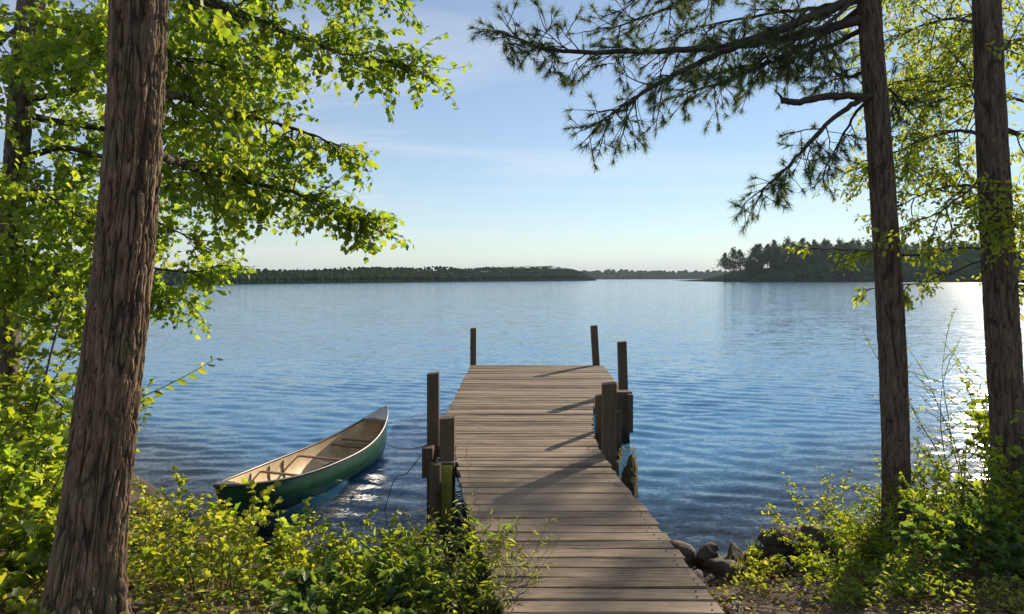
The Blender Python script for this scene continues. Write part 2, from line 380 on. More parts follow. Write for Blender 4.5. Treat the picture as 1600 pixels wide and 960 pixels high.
def axis(lo, hi, fine_lo, fine_hi, step, growth=1.18):
    a = list(np.arange(fine_lo, fine_hi + 1e-6, step)); s = step; x = fine_hi
    while x < hi: s *= growth; x += s; a.append(min(x, hi))
    s = step; x = fine_lo; b = []
    while x > lo: s *= growth; x -= s; b.append(max(x, lo))
    return np.array(b[::-1] + a)
gx, gy = np.meshgrid(axis(-6000, 6000, -8, 9, 0.06), axis(-300, 9000, 1.0, 9.5, 0.06))
gme = grid_mesh('ground', gx, gy, ground_z(gx, gy))
m, nt, o = newmat('forest_soil')
b = N(nt, 'ShaderNodeBsdfPrincipled'); b.inputs['Roughness'].default_value = 0.95
v = mapped(nt, (1, 1, 1)); n1 = noise(nt, v, 1.6, 5); n2 = noise(nt, v, 38, 5, 0.7); n3 = noise(nt, v, 7, 4)
col = ramp(nt, [(0.3, (0.045, 0.028, 0.018)), (0.5, (0.13, 0.085, 0.052)), (0.72, (0.24, 0.165, 0.10))], n2.outputs[0])
col = mixc(nt, ramp(nt, [(0.45, (0, 0, 0)), (0.6, (0.7, 0.7, 0.7))], n1.outputs[0]), col, (0.05, 0.055, 0.018))
col = mixc(nt, mathn(nt, 'MULTIPLY', n3.outputs[0], 0.5), col, (0.06, 0.04, 0.03))
nt.links.new(col, b.inputs['Base Color']); bp = N(nt, 'ShaderNodeBump'); bp.inputs['Distance'].default_value = 0.03
nt.links.new(mathn(nt, 'ADD', n2.outputs[0], n3.outputs[0]), bp.inputs['Height']); nt.links.new(bp.outputs[0], b.inputs['Normal']); nt.links.new(b.outputs[0], o.inputs[0])
M['soil'] = m
tag(link('ground', gme, m), kind='structure')

ys = [3.6]
while ys[-1] < 45: ys.append(ys[-1] + max(0.035, ys[-1] ** 2 / 1700 * 0.55))
s_ = 1.2
while ys[-1] < 9000: ys.append(min(9000, ys[-1] + s_)); s_ *= 1.2
wx, wy = np.meshgrid(axis(-6000, 6000, -12, 12, 0.07, 1.06), np.array(ys))
stepx = np.gradient(wx, axis=1); stepy = np.gradient(wy, axis=0); st = np.maximum(stepx, stepy)
rng = np.random.default_rng(11); wz = np.zeros_like(wx)
warp = 0.9 * (vnoise(wx * 0.35, wy * 0.35, 3) - 0.5); warp2 = 0.9 * (vnoise(wx * 0.35, wy * 0.35, 8) - 0.5)
amp_mod = 0.45 + 1.0 * vnoise(wx * 0.22, wy * 0.45, 21)
for k in range(44):
    lam = 0.13 * (0.60 / 0.13) ** rng.random(); ang = math.radians(90 + rng.normal(-12, 17)); q = 2 * math.pi / lam
    a = 0.0050 * lam ** 1.0 * rng.uniform(0.5, 1.0)
    fade = np.clip((lam / (st + 1e-9) - 3.0) / 3.0, 0, 1)
    wz += a * fade * np.sin(q * (math.cos(ang) * (wx + warp) + math.sin(ang) * (wy + warp2)) + rng.uniform(0, 6.28))
wz *= amp_mod
dpt = np.clip(-ground_z(wx, wy), 0, 10)
wz *= 0.35 + 0.65 * sstep(0.0, 0.5, dpt)
wme = grid_mesh('water', wx, wy, wz)
at_ = wme.attributes.new('depth', 'FLOAT', 'POINT'); at_.data.foreach_set('value', dpt.astype(np.float32).ravel())
m, nt, o = newmat('lake_water')
def vecnoise(scale, detail, stretch, rot, amount):
    n = noise(nt, mapped(nt, stretch, 'Object', (0, 0, rot)), scale, detail, 0.6)
    s = N(nt, 'ShaderNodeVectorMath', operation='SUBTRACT'); nt.links.new(n.outputs['Color'], s.inputs[0]); s.inputs[1].default_value = (0.5, 0.5, 0.5)
    mu = N(nt, 'ShaderNodeVectorMath', operation='MULTIPLY'); nt.links.new(s.outputs[0], mu.inputs[0]); mu.inputs[1].default_value = amount
    return mu.outputs[0]
g = N(nt, 'ShaderNodeNewGeometry'); acc = g.outputs['Normal']
for v_ in (vecnoise(1.6, 3, (0.4, 1.2, 1), 0.12, (0.10, 0.20, 0)), vecnoise(7.0, 3, (0.45, 1.1, 1), 0.1, (0.26, 0.36, 0)), vecnoise(34.0, 2, (0.7, 1, 1), 0, (0.30, 0.34, 0))):
    a = N(nt, 'ShaderNodeVectorMath', operation='ADD'); nt.links.new(acc, a.inputs[0]); nt.links.new(v_, a.inputs[1]); acc = a.outputs[0]
nn_ = N(nt, 'ShaderNodeVectorMath', operation='NORMALIZE'); nt.links.new(acc, nn_.inputs[0]); nrm_ = nn_.outputs[0]
fr = N(nt, 'ShaderNodeFresnel'); fr.inputs['IOR'].default_value = 1.333; nt.links.new(nrm_, fr.inputs['Normal'])
gl = N(nt, 'ShaderNodeBsdfGlossy'); gl.inputs['Roughness'].default_value = 0.09; gl.inputs[0].default_value = (0.95, 0.98, 1, 1); nt.links.new(nrm_, gl.inputs['Normal'])
df = N(nt, 'ShaderNodeBsdfDiffuse'); df.inputs[0].default_value = (0.046, 0.18, 0.345, 1)
tr = N(nt, 'ShaderNodeBsdfTransparent'); tr.inputs[0].default_value = (0.75, 0.62, 0.42, 1)
an = N(nt, 'ShaderNodeAttribute', attribute_name='depth')
fa = mathn(nt, 'SUBTRACT', 1.0, mathn(nt, 'POWER', 2.718, mathn(nt, 'MULTIPLY', mathn(nt, 'POWER', mathn(nt, 'MULTIPLY', an.outputs['Fac'], 1.6), 3.0), -1.0)))
ms = N(nt, 'ShaderNodeMixShader'); nt.links.new(fa, ms.inputs[0]); nt.links.new(tr.outputs[0], ms.inputs[1]); nt.links.new(df.outputs[0], ms.inputs[2])
ms2 = N(nt, 'ShaderNodeMixShader'); nt.links.new(fr.outputs[0], ms2.inputs[0]); nt.links.new(ms.outputs[0], ms2.inputs[1]); nt.links.new(gl.outputs[0], ms2.inputs[2])
nt.links.new(ms2.outputs[0], o.inputs[0])
tag(link('water', wme, m), kind='structure')

# ---------------------------------------------------------------- far shores
def ico(sub):
    import bmesh
    bm = bmesh.new(); bmesh.ops.create_icosphere(bm, subdivisions=sub, radius=1.0)
    v = np.array([p.co[:] for p in bm.verts]); f = np.array([[x.index for x in q.verts] for q in bm.faces]); bm.free(); return v, f
ICO1 = ico(1); ICO2 = ico(2); ICO3 = ico(3)

def far_wood(name, path, rows, gap, sizes, label, rng, hill=None, depth=60.0, seed=0, base=None):
    """path: list of (px, base row, height of the wood top above the water)"""
    px = np.array([p[0] for p in path], float); by = np.array([p[1] for p in path], float); tp = np.array([p[2] for p in path], float)
    Y = F * CAMZ / (by - HY); X = (px - 800) * Y / F
    seg = np.hypot(np.diff(X), np.diff(Y)); cum = np.concatenate([[0], np.cumsum(seg)])
    P = []; S = []
    for r in range(rows):
        dd = depth * (r + 0.3) / rows
        s = np.arange(0, cum[-1], gap * (1 + 0.25 * r)); s = s + rng.uniform(-0.4, 0.4, len(s)) * gap
        x = np.interp(s, cum, X); y = np.interp(s, cum, Y) + dd + rng.uniform(-0.3, 0.3, len(s)) * depth / rows
        top = np.interp(s, cum, tp); rise = (r + 0.5) / rows
        cy = np.interp(s, cum, Y); zc = top * (0.42 + 0.58 * rise ** 0.8) * (1 + dd / cy * 0.3)
        h = rng.uniform(sizes[0], sizes[1], len(s)); zc = zc * (0.86 + 0.28 * vnoise(x * 0.06, y * 0.02 + r, 5)); 
        P.append(np.stack([x, y, zc - h * 0.55 + rng.normal(0, 0.06, len(s)) * h], 1)); S.append(h)
        if r == 0:   # low growth to the waterline
            P.append(np.stack([x, y - 0.5, np.full(len(s), 0.25) * h], 1)); S.append(h * 0.8)
    P = np.concatenate(P); S = np.concatenate(S); n = len(P)
    v, f = base or ICO2; m_ = len(v)
    R = rng.uniform(0.75, 1.25, (n, m_, 1)); V = v[None] * R * S[:, None, None] * np.array([0.5, 0.5, 0.46]) * rng.uniform(0.6, 1.35, (n, 1, 3))
    V = V + P[:, None, :]
    me = np_mesh(name, V.reshape(-1, 3), (f[None] + (np.arange(n) * m_)[:, None, None]).reshape(-1, 3), True)
    o = link(name, me, M['far_mass']); tag(o, label, 'far wood', kind='stuff')
    return X, Y, tp

def hill(name, X, Y, tp, frac, depth, mat):
    n = len(X); rows = [(0, -1.5), (1.0, 0.12), (depth * 0.35, 0.45), (depth, 1.0), (depth * 3, 1.0)]
    xs = np.interp(np.linspace(0, n - 1, n * 8), np.arange(n), X); yy = np.interp(np.linspace(0, n - 1, n * 8), np.arange(n), Y); tt = np.interp(np.linspace(0, n - 1, n * 8), np.arange(n), tp)
    GX = np.stack([xs * (1 + (d / np.maximum(yy, 1)) * 0.2) for d, h in rows]); GY = np.stack([yy + d for d, h in rows]); GZ = np.stack([np.where(h < 0, h, tt * frac * h) * np.ones(len(xs)) for d, h in rows])
    me = grid_mesh(name, GX, GY, GZ); tag(link(name, me, mat), kind='structure')
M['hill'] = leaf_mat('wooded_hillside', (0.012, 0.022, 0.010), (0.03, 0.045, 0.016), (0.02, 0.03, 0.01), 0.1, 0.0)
rng = np.random.default_rng(5)
pa = [(-500, 449, 9.0), (-100, 448, 7.8), (200, 446.0, 6.3), (350, 444.3, 6.6), (500, 442.6, 8.2), (620, 441.3, 9.3), (700, 440.6, 9.7), (780, 439.9, 10.6), (850, 439.3, 12.0), (900, 438.9, 11.5), (922, 438.7, 7.0), (930, 438.6, 3.5)]
XYZ = far_wood('far_wood', pa, 12, 1.15, (1.3, 3.2), 'long wooded shore across the lake left of the dock', rng, depth=45, base=ICO1)
hill('hill', *XYZ, 0.55, 40, M['hill'])
pa = [(900, 436.6, 18), (960, 436.5, 19), (1040, 436.4, 19), (1100, 436.4, 19), (1180, 436.4, 20), (1300, 436.4, 20)]
XYZ = far_wood('far_wood', pa, 5, 6, (8, 16), 'faint low wooded shore at the middle of the horizon', rng, depth=120)
hill('hill', *XYZ, 0.5, 100, M['hill'])
# wooded point on the right: its own land, a mass of trees on the slope and single trees along its edge and skyline
ipx = [(1112, 440.6, 0.25), (1135, 440.6, 0.5), (1170, 440.7, 1.2), (1205, 440.8, 4.5), (1235, 440.8, 8), (1280, 440.9, 10), (1400, 441.0, 12), (1550, 441.2, 12), (1800, 441.5, 12), (2200, 442, 12)]
IX = np.array([(p[0] - 800) * (F * CAMZ / (p[1] - HY)) / F for p in ipx]); IY = np.array([F * CAMZ / (p[1] - HY) for p in ipx]); IT = np.array([p[2] for p in ipx])
hill('hill', IX, IY, IT, 1.0, 45, M['hill'])
pa = [(1140, 440.7, 0.8), (1165, 440.7, 2.4), (1185, 440.7, 6), (1205, 440.8, 10), (1240, 440.8, 15), (1290, 440.9, 19), (1400, 441.0, 20), (1550, 441.2, 20), (1800, 441.5, 20), (2100, 441.9, 20)]
far_wood('far_wood', pa, 9, 3.4, (3.5, 8.5), 'dense wood covering the slope of the right hand point', rng, depth=55)

def far_tree_mesh(kind, rng):
    tr = MB(); H = 1.0
    tr.tube([(0, 0, 0), (0.01, 0, 0.45), (0, 0.01, 0.92)], [0.018, 0.013, 0.004], 5)
    n = 900; P = []
    nb = 15 if kind else 11
    for k in range(nb):
        t = (k + 0.5) / nb
        if kind == 0: zc = 0.38 + 0.58 * t; rr = 0.20 * math.sin(math.pi * (0.18 + 0.78 * t)) * rng.uniform(0.7, 1.3)
        else: zc = 0.34 + 0.64 * t; rr = (0.21 * (1 - t) + 0.035) * rng.uniform(0.7, 1.35)
        a = rng.uniform(0, 6.28); c = np.array([math.cos(a) * rr * 0.75, math.sin(a) * rr * 0.75, zc])
        if kind == 2 and t < 0.35: c[2] += 0.1
        q = rng.normal(size=(n // nb, 3)) * np.array([rr * 0.55, rr * 0.55, 0.030 if kind else 0.05]) + c; P.append(q)
        tr.tube([(0, 0, zc - 0.05), tuple(c)], [0.006, 0.002], 4)
    P = np.concatenate(P); D = norm(rng.normal(size=P.shape) + np.array([0, 0, 0.2])); S = rng.uniform(0.035, 0.07, len(P))
    return tr, P, D, S
ROOTS = []
for kind in range(3):
    ROOTS.append(far_tree_mesh(kind, rng))
made = {}
def far_tree(kind, loc, h, label, group, rz):
    nm = 'pine_tree' if kind else 'broadleaf_tree'
    e = empty(nm, loc, label, 'tree', group); e.rotation_euler = (0, 0, rz); e.scale = (h * random.uniform(0.95, 1.25),) * 2 + (h,)
    if kind not in made:
        tr, P, D, S = ROOTS[kind]
        t = tr.build('trunk', M['bark_pine']); c = foliage('crown', SMALL, P, D, S, M['far'], None, np.random.default_rng(kind), 0.2)
        made[kind] = (t, c)
    else:
        t, c = [x.copy() for x in made[kind]]; C.objects.link(t); C.objects.link(c)
    t.parent = e; c.parent = e; t.matrix_parent_inverse = Matrix(); c.matrix_parent_inverse = Matrix()
    return e
random.seed(4)
def hz(px, Y):   # height of the point's land
    x = (px - 800) * Y / F; i = np.interp(x, IX, np.arange(len(IX))); yb = np.interp(x, IX, IY); tt = np.interp(x, IX, IT)
    d = Y - yb; return float(np.interp(d, [0, 1, 16, 45], [0, 0.12 * tt, 0.45 * tt, tt]))
for px, d, top, kd, lab in ((1133, 8, 396, 2, 'slim pine, outermost tree on the tip of the point'), (1146, 14, 388, 1, 'tall layered pine, second tree from the tip of the point'),
                            (1157, 9, 391, 2, 'pine third from the tip of the point, just before the gap'), (1166, 12, 416, 0, 'small round bushy tree in the gap near the tip of the point')):
    Y = 425 + d; z = hz(px, Y); h = (HY - top) * Y / F + CAMZ - z
    far_tree(kd, ((px - 800) * Y / F, Y, z), h, lab, 'trees on the tip of the point', random.uniform(0, 6))
TOPX = [1172, 1190, 1205, 1250, 1290, 1325, 1360, 1420, 1480, 1530, 1600, 1700, 1900]; TOPY = [384, 377, 376, 374, 372, 373, 374, 377, 376, 378, 380, 380, 382]
px = 1176
while px < 1700:
    for row, dd in ((0, 5), (1, 18), (2, 42)):
        if row == 2 and px < 1200: continue
        Y = 427 + dd + random.uniform(-3, 3); q = px + random.uniform(-5, 5); z = hz(q, Y)
        top = np.interp(q, TOPX, TOPY) + (12, 4, 0)[row] + random.uniform(-2, 7)
        h = (HY - top) * Y / F + CAMZ - z
        far_tree(random.choice((0, 0, 1, 2, 2)), ((q - 800) * Y / F, Y, z), h, ('tree at the water side edge of the wooded point', 'tree in the middle of the wooded point', 'tree on the skyline of the wooded point')[row], ('front trees of the point', 'middle trees of the point', 'skyline trees of the point')[row], random.uniform(0, 6))
    px += random.uniform(9, 14) if px < 1560 else 25
# haze: even air round the whole scene
hb = MB(); hb.box((0, 4400, 70), (13000, 9600, 150)); hz_o = hb.build('haze', None) if False else None
me = bpy.data.meshes.new('haze'); me.from_pydata(hb.v, [], hb.f); me.update()
m, nt, o = newmat('haze'); pv = N(nt, 'ShaderNodeVolumePrincipled'); pv.inputs['Color'].default_value = (0.70, 0.84, 1.0, 1); pv.inputs['Density'].default_value = 0.00013
pv.inputs['Anisotropy'].default_value = 0.0; nt.links.new(pv.outputs[0], o.inputs['Volume'])
tag(link('haze', me, m), kind='stuff')

# ---------------------------------------------------------------- dock
DZ = 0.75
LT = [(560, 741), (572, 735), (612, 715), (655, 694), (697, 676), (700, 711), (712, 712), (760, 722), (810, 735), (870, 755), (960, 787), (1039, 815), (1258, 890), (1500, 960)]
RT = [(560, 932), (572, 942), (590, 957), (612, 977), (617, 932), (640, 926), (665, 925), (685, 929), (705, 938), (742, 965), (785, 1000), (842, 1045), (960, 1137), (1039, 1199), (1258, 1370), (1500, 1550)]
def edge(T, Y):
    py = HY + F * (CAMZ - DZ) / Y; return (float(np.interp(py, [a for a, b in T], [b for a, b in T])) - 800) * Y / F
dock = empty('dock', (0, 5, 0), 'weathered grey plank dock with square posts running out into the lake', 'dock')
rnd = random.Random(3)
mb = MB(); nl = MB(); Y = 13.3; k = 0
while Y > 2.1:
    wd = (0.138 if Y < 6 else 0.106) + rnd.uniform(-0.008, 0.008); gap = rnd.uniform(0.008, 0.014); y0 = Y - wd + gap; y1 = Y
    jl = rnd.uniform(-0.015, 0.012); jr = rnd.uniform(-0.012, 0.015)
    la, lb = edge(LT, y0) + jl, edge(LT, y1) + jl; ra, rb = edge(RT, y0) + jr, edge(RT, y1) + jr
    if abs(la - lb) > 0.12: la = lb = max(la, lb) if False else (la if Y < 7 else lb)
    if abs(ra - rb) > 0.12: ra = rb
    n = 14; z0 = DZ + rnd.uniform(-0.004, 0.004); tl = rnd.uniform(-0.004, 0.004); th = 0.038; b = 0.005
    ph = rnd.uniform(0, 6); vv = []; ff = []
    sk = rnd.uniform(-0.004, 0.004)
    for i in range(n + 1):
        t = i / n; xa = la + (ra - la) * t; xb = lb + (rb - lb) * t; wob = 0.0025 * math.sin(ph + t * 9); s1 = sk * (t - 0.5)
        z = z0 + tl * (t - 0.5) * 2 + 0.002 * math.sin(ph * 2 + 5 * t); cup = 0.002
        vv += [(xa, y0 + wob + s1, z - th), (xa, y0 + wob + s1, z - b), (xa, y0 + b + wob + s1, z), (0.5 * (xa + xb), (y0 + y1) / 2 + s1, z - cup), (xb, y1 - b + s1 - wob, z), (xb, y1 + s1 - wob, z - b), (xb, y1 + s1 - wob, z - th)]
    for i in range(n):
        for j in range(7):
            j2 = (j + 1) % 7; ff.append((i * 7 + j, i * 7 + 7 + j, i * 7 + 7 + j2, i * 7 + j2))
    ff.append(tuple(range(7))); ff.append(tuple(range(n * 7 + 6, n * 7 - 1, -1)))
    mb.add(vv, ff)
    if Y < 7:
        for tx in (0.06, 0.94):
            for yy in (y0 + 0.03, y1 - 0.03):
                cx_ = la + (ra - la) * tx + rnd.uniform(-0.03, 0.03); nl.tube([(cx_, yy, z0 - 0.01), (cx_, yy, z0 + tl * (tx - .5) * 2 + 0.0035)], 0.004, 6)
    Y -= wd; k += 1
mb.build('decking', M['deck'], dock)
tag(nl.build('nail', plain('rusty_nail', (0.05, 0.03, 0.02), 0.7, 0.4), dock), 'rows of dark nail heads in the planks', kind='stuff')
def side_board(T, ya, yb, off, z0, z1, th=0.045):
    mb = MB(); yy = np.arange(yb, ya, -0.15) if yb > ya else np.arange(ya, yb, 0.15)
    pts = [(edge(T, y) + off, y) for y in yy]; v = []; f = []
    for x, y in pts: v += [(x - th / 2, y, z0), (x + th / 2, y, z0), (x + th / 2, y, z1), (x - th / 2, y, z1)]
    for i in range(len(pts) - 1):
        for j in range(4): f.append((i * 4 + j, i * 4 + (j + 1) % 4, i * 4 + 4 + (j + 1) % 4, i * 4 + 4 + j))
    f.append((3, 2, 1, 0)); q = (len(pts) - 1) * 4; f.append((q, q + 1, q + 2, q + 3)); mb.add(v, f); return mb
SB = DZ - 0.042
side_board(LT, 2.2, 6.75, 0.05, SB - 0.17, SB).build('side_board', M['stringer'], dock)
side_board(LT, 7.1, 13.25, 0.05, SB - 0.17, SB).build('side_board', M['stringer'], dock)
side_board(RT, 2.2, 9.85, -0.05, SB - 0.17, SB).build('side_board', M['stringer'], dock)
side_board(RT, 10.3, 13.25, -0.05, SB - 0.17, SB).build('side_board', M['stringer'], dock)
for y in (13.2, 11.7, 10.25, 8.6, 7.05, 5.6):
    a, b_ = edge(LT, y), edge(RT, y); c = MB(); c.box(((a + b_) / 2, y, SB - 0.24), (b_ - a - 0.12, 0.09, 0.13), bev=0.006); c.build('cross_beam', M['post'], dock)
def post(px, top, Y, wpx, zb=-1.6, lean=(0, 0), label=None, mat='post', rz=0.0):
    wd = wpx * Y / F; x = (px - 800) * Y / F; zt = CAMZ - (top - HY) * Y / F; n = 8; v = []; f = []; h = wd / 2; c = 0.014 if wd > 0.1 else 0.009; rr = random.Random(int(px))
    for i in range(n + 1):
        t = i / n; z = zb + (zt - zb) * t; ox = x + lean[0] * (z - DZ) + rr.uniform(-.002, .002); oy = Y + lean[1] * (z - DZ)
        k = 1.0 if i < n else 0.985
        for a, b2 in ((-h + c, -h), (h - c, -h), (h, -h + c), (h, h - c), (h - c, h), (-h + c, h), (-h, h - c), (-h, -h + c)):
            a *= k; b2 *= k; v.append((ox + a * math.cos(rz) - b2 * math.sin(rz), oy + a * math.sin(rz) + b2 * math.cos(rz), z + (0.006 * a / h if i == n else 0)))
    for i in range(n):
        for j in range(8): f.append((i * 8 + j, i * 8 + (j + 1) % 8, i * 8 + 8 + (j + 1) % 8, i * 8 + 8 + j))
    f.append(tuple(range(7, -1, -1))); f.append(tuple(range(n * 8, n * 8 + 8)))
    mb = MB(); mb.add(v, f); o = mb.build('post', M[mat], dock)
    if label: o['label'] = label
    return o
post(739.5, 513, 13.36, 9.2, label='far left corner post'); post(931.5, 509, 13.36, 10.5, lean=(-0.06, 0), label='far right corner post, leaning slightly')
post(974, 534, 10.2, 13.5, lean=(-0.03, 0), label='tall right post beside the platform corner'); post(952, 599, 6.62, 21.5, label='thick near right post')
post(935.5, 617, 7.6, 10.5, label='short dark post at the narrow neck of the dock'); post(966, 642, 9.3, 9.5, label='short pile under the right beam')
post(677, 583, 6.95, 18.5, label='tall left post'); post(699, 652, 6.25, 23.5, label='thick near left post with mossy foot')
post(960, 722, 6.9, 13, label='low pile outside the near right post'); post(744, 575, 13.1, 9, zb=-1.6); post(928, 575, 13.1, 9)
fm = MB(); p = at(697, 722, 6.13); fm.box((p.x - 0.01, 6.165 - 0.014, 0.26), (0.125, 0.02, 1.0), bev=0.004)
tag(fm.build('moss_facing', M['post_moss'], dock), 'yellow green mossy board on the foot of the near left post')
st_ = MB(); p = at(680, 722, 6.02); st_.tube([(p.x, p.y, -1.2), (p.x, p.y, 0.4), (p.x, p.y, p.z - 0.015)], [0.06, 0.056, 0.052], 14); pl = st_.build('pile', M['post'], dock, False); tag(pl, 'short round pile with a pale sawn top')
ct = MB(); ct.tube([(p.x, p.y, p.z - 0.016), (p.x, p.y, p.z)], [0.0525, 0.047], 14); o_ = ct.build('sawn_top', M['cut'], None); o_.parent = pl; o_.matrix_parent_inverse = Matrix.Translation(dock.location).inverted()
pl['label'] = 'short round pile with a pale sawn top'
def beam(px0, px1, py0, py1, Y, th, label=None, dy=0):
    a = at(px0, py0, Y); b_ = at(px1, py1, Y); mb = MB(); mb.box(((a.x + b_.x) / 2, Y + th / 2, (a.z + b_.z) / 2), (b_.x - a.x, th, a.z - b_.z), bev=0.006)
    o = mb.build('beam', M['post'], dock)
    if label: o['label'] = label
beam(659, 676, 701, 748, 6.70, 0.16, 'blunt beam end beside the tall left post'); beam(675, 716, 698, 716, 6.98, 0.07)
beam(960, 988, 613, 645, 9.55, 0.2, 'heavy beam end at the platform corner'); beam(981, 989.5, 617, 677, 9.45, 0.08, 'short board hanging from the beam end')
# ---------------------------------------------------------------- stump with weeds beside the dock
def lump(name, c, r, seed, mat, parent=None, flat=0.75, rough=0.35, sub=None):
    v, f = ICO3 if sub is None else sub; rng = np.random.default_rng(seed)
    q = v.copy(); d = np.zeros(len(v))
    for k in range(9):
        n = norm(rng.normal(size=3)); d = np.maximum(d, 0); h = v @ n; cut = rng.uniform(0.32, 0.80); q = q - np.maximum(q @ n - cut, 0)[:, None] * n
    q = q * (1 + 0.10 * rough * np.sin(v @ rng.normal(size=3) * 6 + 1)[:, None] + 0.05 * rough * rng.normal(size=(len(v), 1)))
    q = q * np.array(r)[None] if hasattr(r, '__len__') else q * r * np.array([1, 1, flat])
    a = rng.uniform(0, 6.28); R = np.array([[math.cos(a), -math.sin(a), 0], [math.sin(a), math.cos(a), 0], [0, 0, 1]])
    return link(name, np_mesh(name, q @ R.T + np.array(c), f), mat, parent)
M['stump'] = plain('mossy_stump', (0.07, 0.06, 0.03), 0.9, 0, 0.6, 14, 0.02)
sx = (984 - 800) * 7.6 / F; stp = empty('stump', (sx, 7.6, 0), 'dark shaggy stump in the water beside the right side of the dock', 'stump')
lump('body', (sx, 7.62, 0.10), (0.125, 0.11, 0.46), 3, M['stump'], stp, rough=1.6)
rng = np.random.default_rng(2); n = 420
a = rng.uniform(0, 6.28, n); z = rng.uniform(0.15, 0.56, n); rr = 0.10 * np.sqrt(np.clip(1 - ((z - 0.1) / 0.5) ** 2, 0.05, 1))
foliage('weed', BLADE, np.stack([sx - 0.02 + rr * np.cos(a), 7.62 + rr * np.sin(a), z], 1), np.stack([np.cos(a) * 0.5, np.sin(a) * 0.5, rng.uniform(0.1, 1, n)], 1), rng.uniform(0.025, 0.06, n), M['weed_pale'], stp, rng)

# ---------------------------------------------------------------- canoe
bow = Vector((-1.815, 9.86, 0)); stern = Vector((-2.90, 6.66, 0)); axis_ = (bow - stern); LEN = axis_.length; ax_ = axis_.normalized(); sd_ = Vector((ax_.y, -ax_.x, 0))   # sd_ points to the dock side
canoe = empty('canoe', ((bow + stern) / 2)[:], 'green open canoe with tan inside, moored left of the dock', 'canoe')
NS, NR = 48, 19
def sheer(t): return 0.285 + 0.30 * max(0, (t - 0.5) / 0.5) ** 2.6 + 0.13 * max(0, (0.5 - t) / 0.5) ** 2.6
def half(t): return 0.43 * (1 - abs(2 * t - 1) ** 2.3) ** 0.80
def hullpt(t, u, inset=0.0):
    """u -1..1 from one gunwale to the other"""
    hw = max(half(t) - inset, 0.0015); top = sheer(t); bot = -0.10 + 0.16 * abs(2 * t - 1) ** 6 + inset
    a = u * math.pi / 2; s = math.copysign(abs(math.sin(a)) ** 0.62, u); zz = 1 - abs(math.cos(a)) ** 0.75
    tt = t; rake = 0.0
    e = abs(2 * t - 1) ** 8 * (0.10 * (1 - zz)); rake = -e if t > 0.5 else e
    x = s * hw * (1 - 0.10 * zz ** 3); z = bot + (top - bot) * zz
    return stern + ax_ * ((t * LEN) + rake) + sd_ * x + Vector((0, 0, z))
def shell(name, inset, mat, flip):
    v = [hullpt(i / NS, -1 + 2 * j / (NR - 1), inset) for i in range(NS + 1) for j in range(NR)]
    f = []
    for i in range(NS):
        for j in range(NR - 1):
            q = (i * NR + j, i * NR + j + 1, (i + 1) * NR + j + 1, (i + 1) * NR + j); f.append(q[::-1] if flip else q)
    mb = MB(); mb.add(v, f); return mb.build(name, mat, canoe, True)
shell('hull', 0.0, M['hull'], False); shell('lining', 0.014, M['hull_in'], True)
for s in (-1, 1):
    g1 = MB(); pts = [hullpt(i / NS, s, 0.004) + Vector((0, 0, 0.004)) for i in range(NS + 1)]
    g1.tube(pts, 0.015, 8); go = g1.build('gunwale', M['gunwale'], canoe, True)
    g2 = MB(); g2.tube([p + Vector((0, 0, 0.0135)) for p in pts], 0.0075, 6); q = g2.build('gunwale_strip', M['gunwale_top'], None, True); q.parent = go; q.matrix_parent_inverse = Matrix.Translation(canoe.location).inverted()
def endplate(t0, t1, mat, nm, lab):
    mb = MB(); v = []; f = []; n = 10
    for i in range(n + 1):
        t = t0 + (t1 - t0) * i / n; a, c, b_ = hullpt(t, -1, -0.004), hullpt(t, 0), hullpt(t, 1, -0.004); mid = (a + b_) / 2 + Vector((0, 0, 0.02 + half(t) * 0.10))
        v += [a + Vector((0, 0, 0.022)), mid, b_ + Vector((0, 0, 0.022)), b_ + Vector((0, 0, -0.01)), mid - Vector((0, 0, 0.03)), a + Vector((0, 0, -0.01))]
    for i in range(n):
        for j in range(6): f.append((i * 6 + j, i * 6 + (j + 1) % 6, i * 6 + 6 + (j + 1) % 6, i * 6 + 6 + j))
    f.append((5, 4, 3, 2, 1, 0)); f.append(tuple(range(n * 6, n * 6 + 6))); mb.add(v, f); o = mb.build(nm, mat, canoe, False); o['label'] = lab
endplate(0.90, 1.0, M['end_cap'], 'deck_plate', 'grey end plate on the raised bow'); endplate(0.0, 0.06, M['gunwale'], 'deck_plate', 'dark end plate on the near stern')
for t, r in ((0.33, 0.014), (0.55, 0.016)):
    a, b_ = hullpt(t, -0.96, 0.01), hullpt(t, 0.96, 0.01); mb = MB(); mb.box((a + b_) / 2 + Vector((0, 0, -0.015)), (0.045, (a - b_).length, 0.02), rz=math.atan2(ax_.y, ax_.x), bev=0.005); mb.build('thwart', M['cane'], canoe)
for t in (0.74, 0.80):
    a, b_ = hullpt(t, -0.92, 0.01), hullpt(t, 0.92, 0.01); mb = MB(); mb.box((a + b_) / 2 + Vector((0, 0, -0.02)), (0.035, (a - b_).length, 0.022), rz=math.atan2(ax_.y, ax_.x), bev=0.005)
    mb.build('seat_rail', M['cane'], canoe)
mb = MB(); a = (hullpt(0.77, -0.9) + hullpt(0.77, 0.9)) / 2; mb.box(a + Vector((0, 0, -0.035)), (0.19, 0.42, 0.012), rz=math.atan2(ax_.y, ax_.x), bev=0.003); mb.build('seat', M['cane'], canoe)
mb = MB(); a = (hullpt(0.2, -0.9) + hullpt(0.2, 0.9)) / 2; mb.box(a + Vector((0, 0, -0.04)), (0.18, 0.36, 0.014), rz=math.atan2(ax_.y, ax_.x), bev=0.003); mb.build('seat', M['cane'], canoe)
for t in (0.16, 0.27, 0.38, 0.46):
    mb = MB(); mb.tube([hullpt(t, -0.97 + 1.94 * j / 16, 0.019) for j in range(17)], 0.011, 6); mb.build('rib', M['cane'], canoe, True)
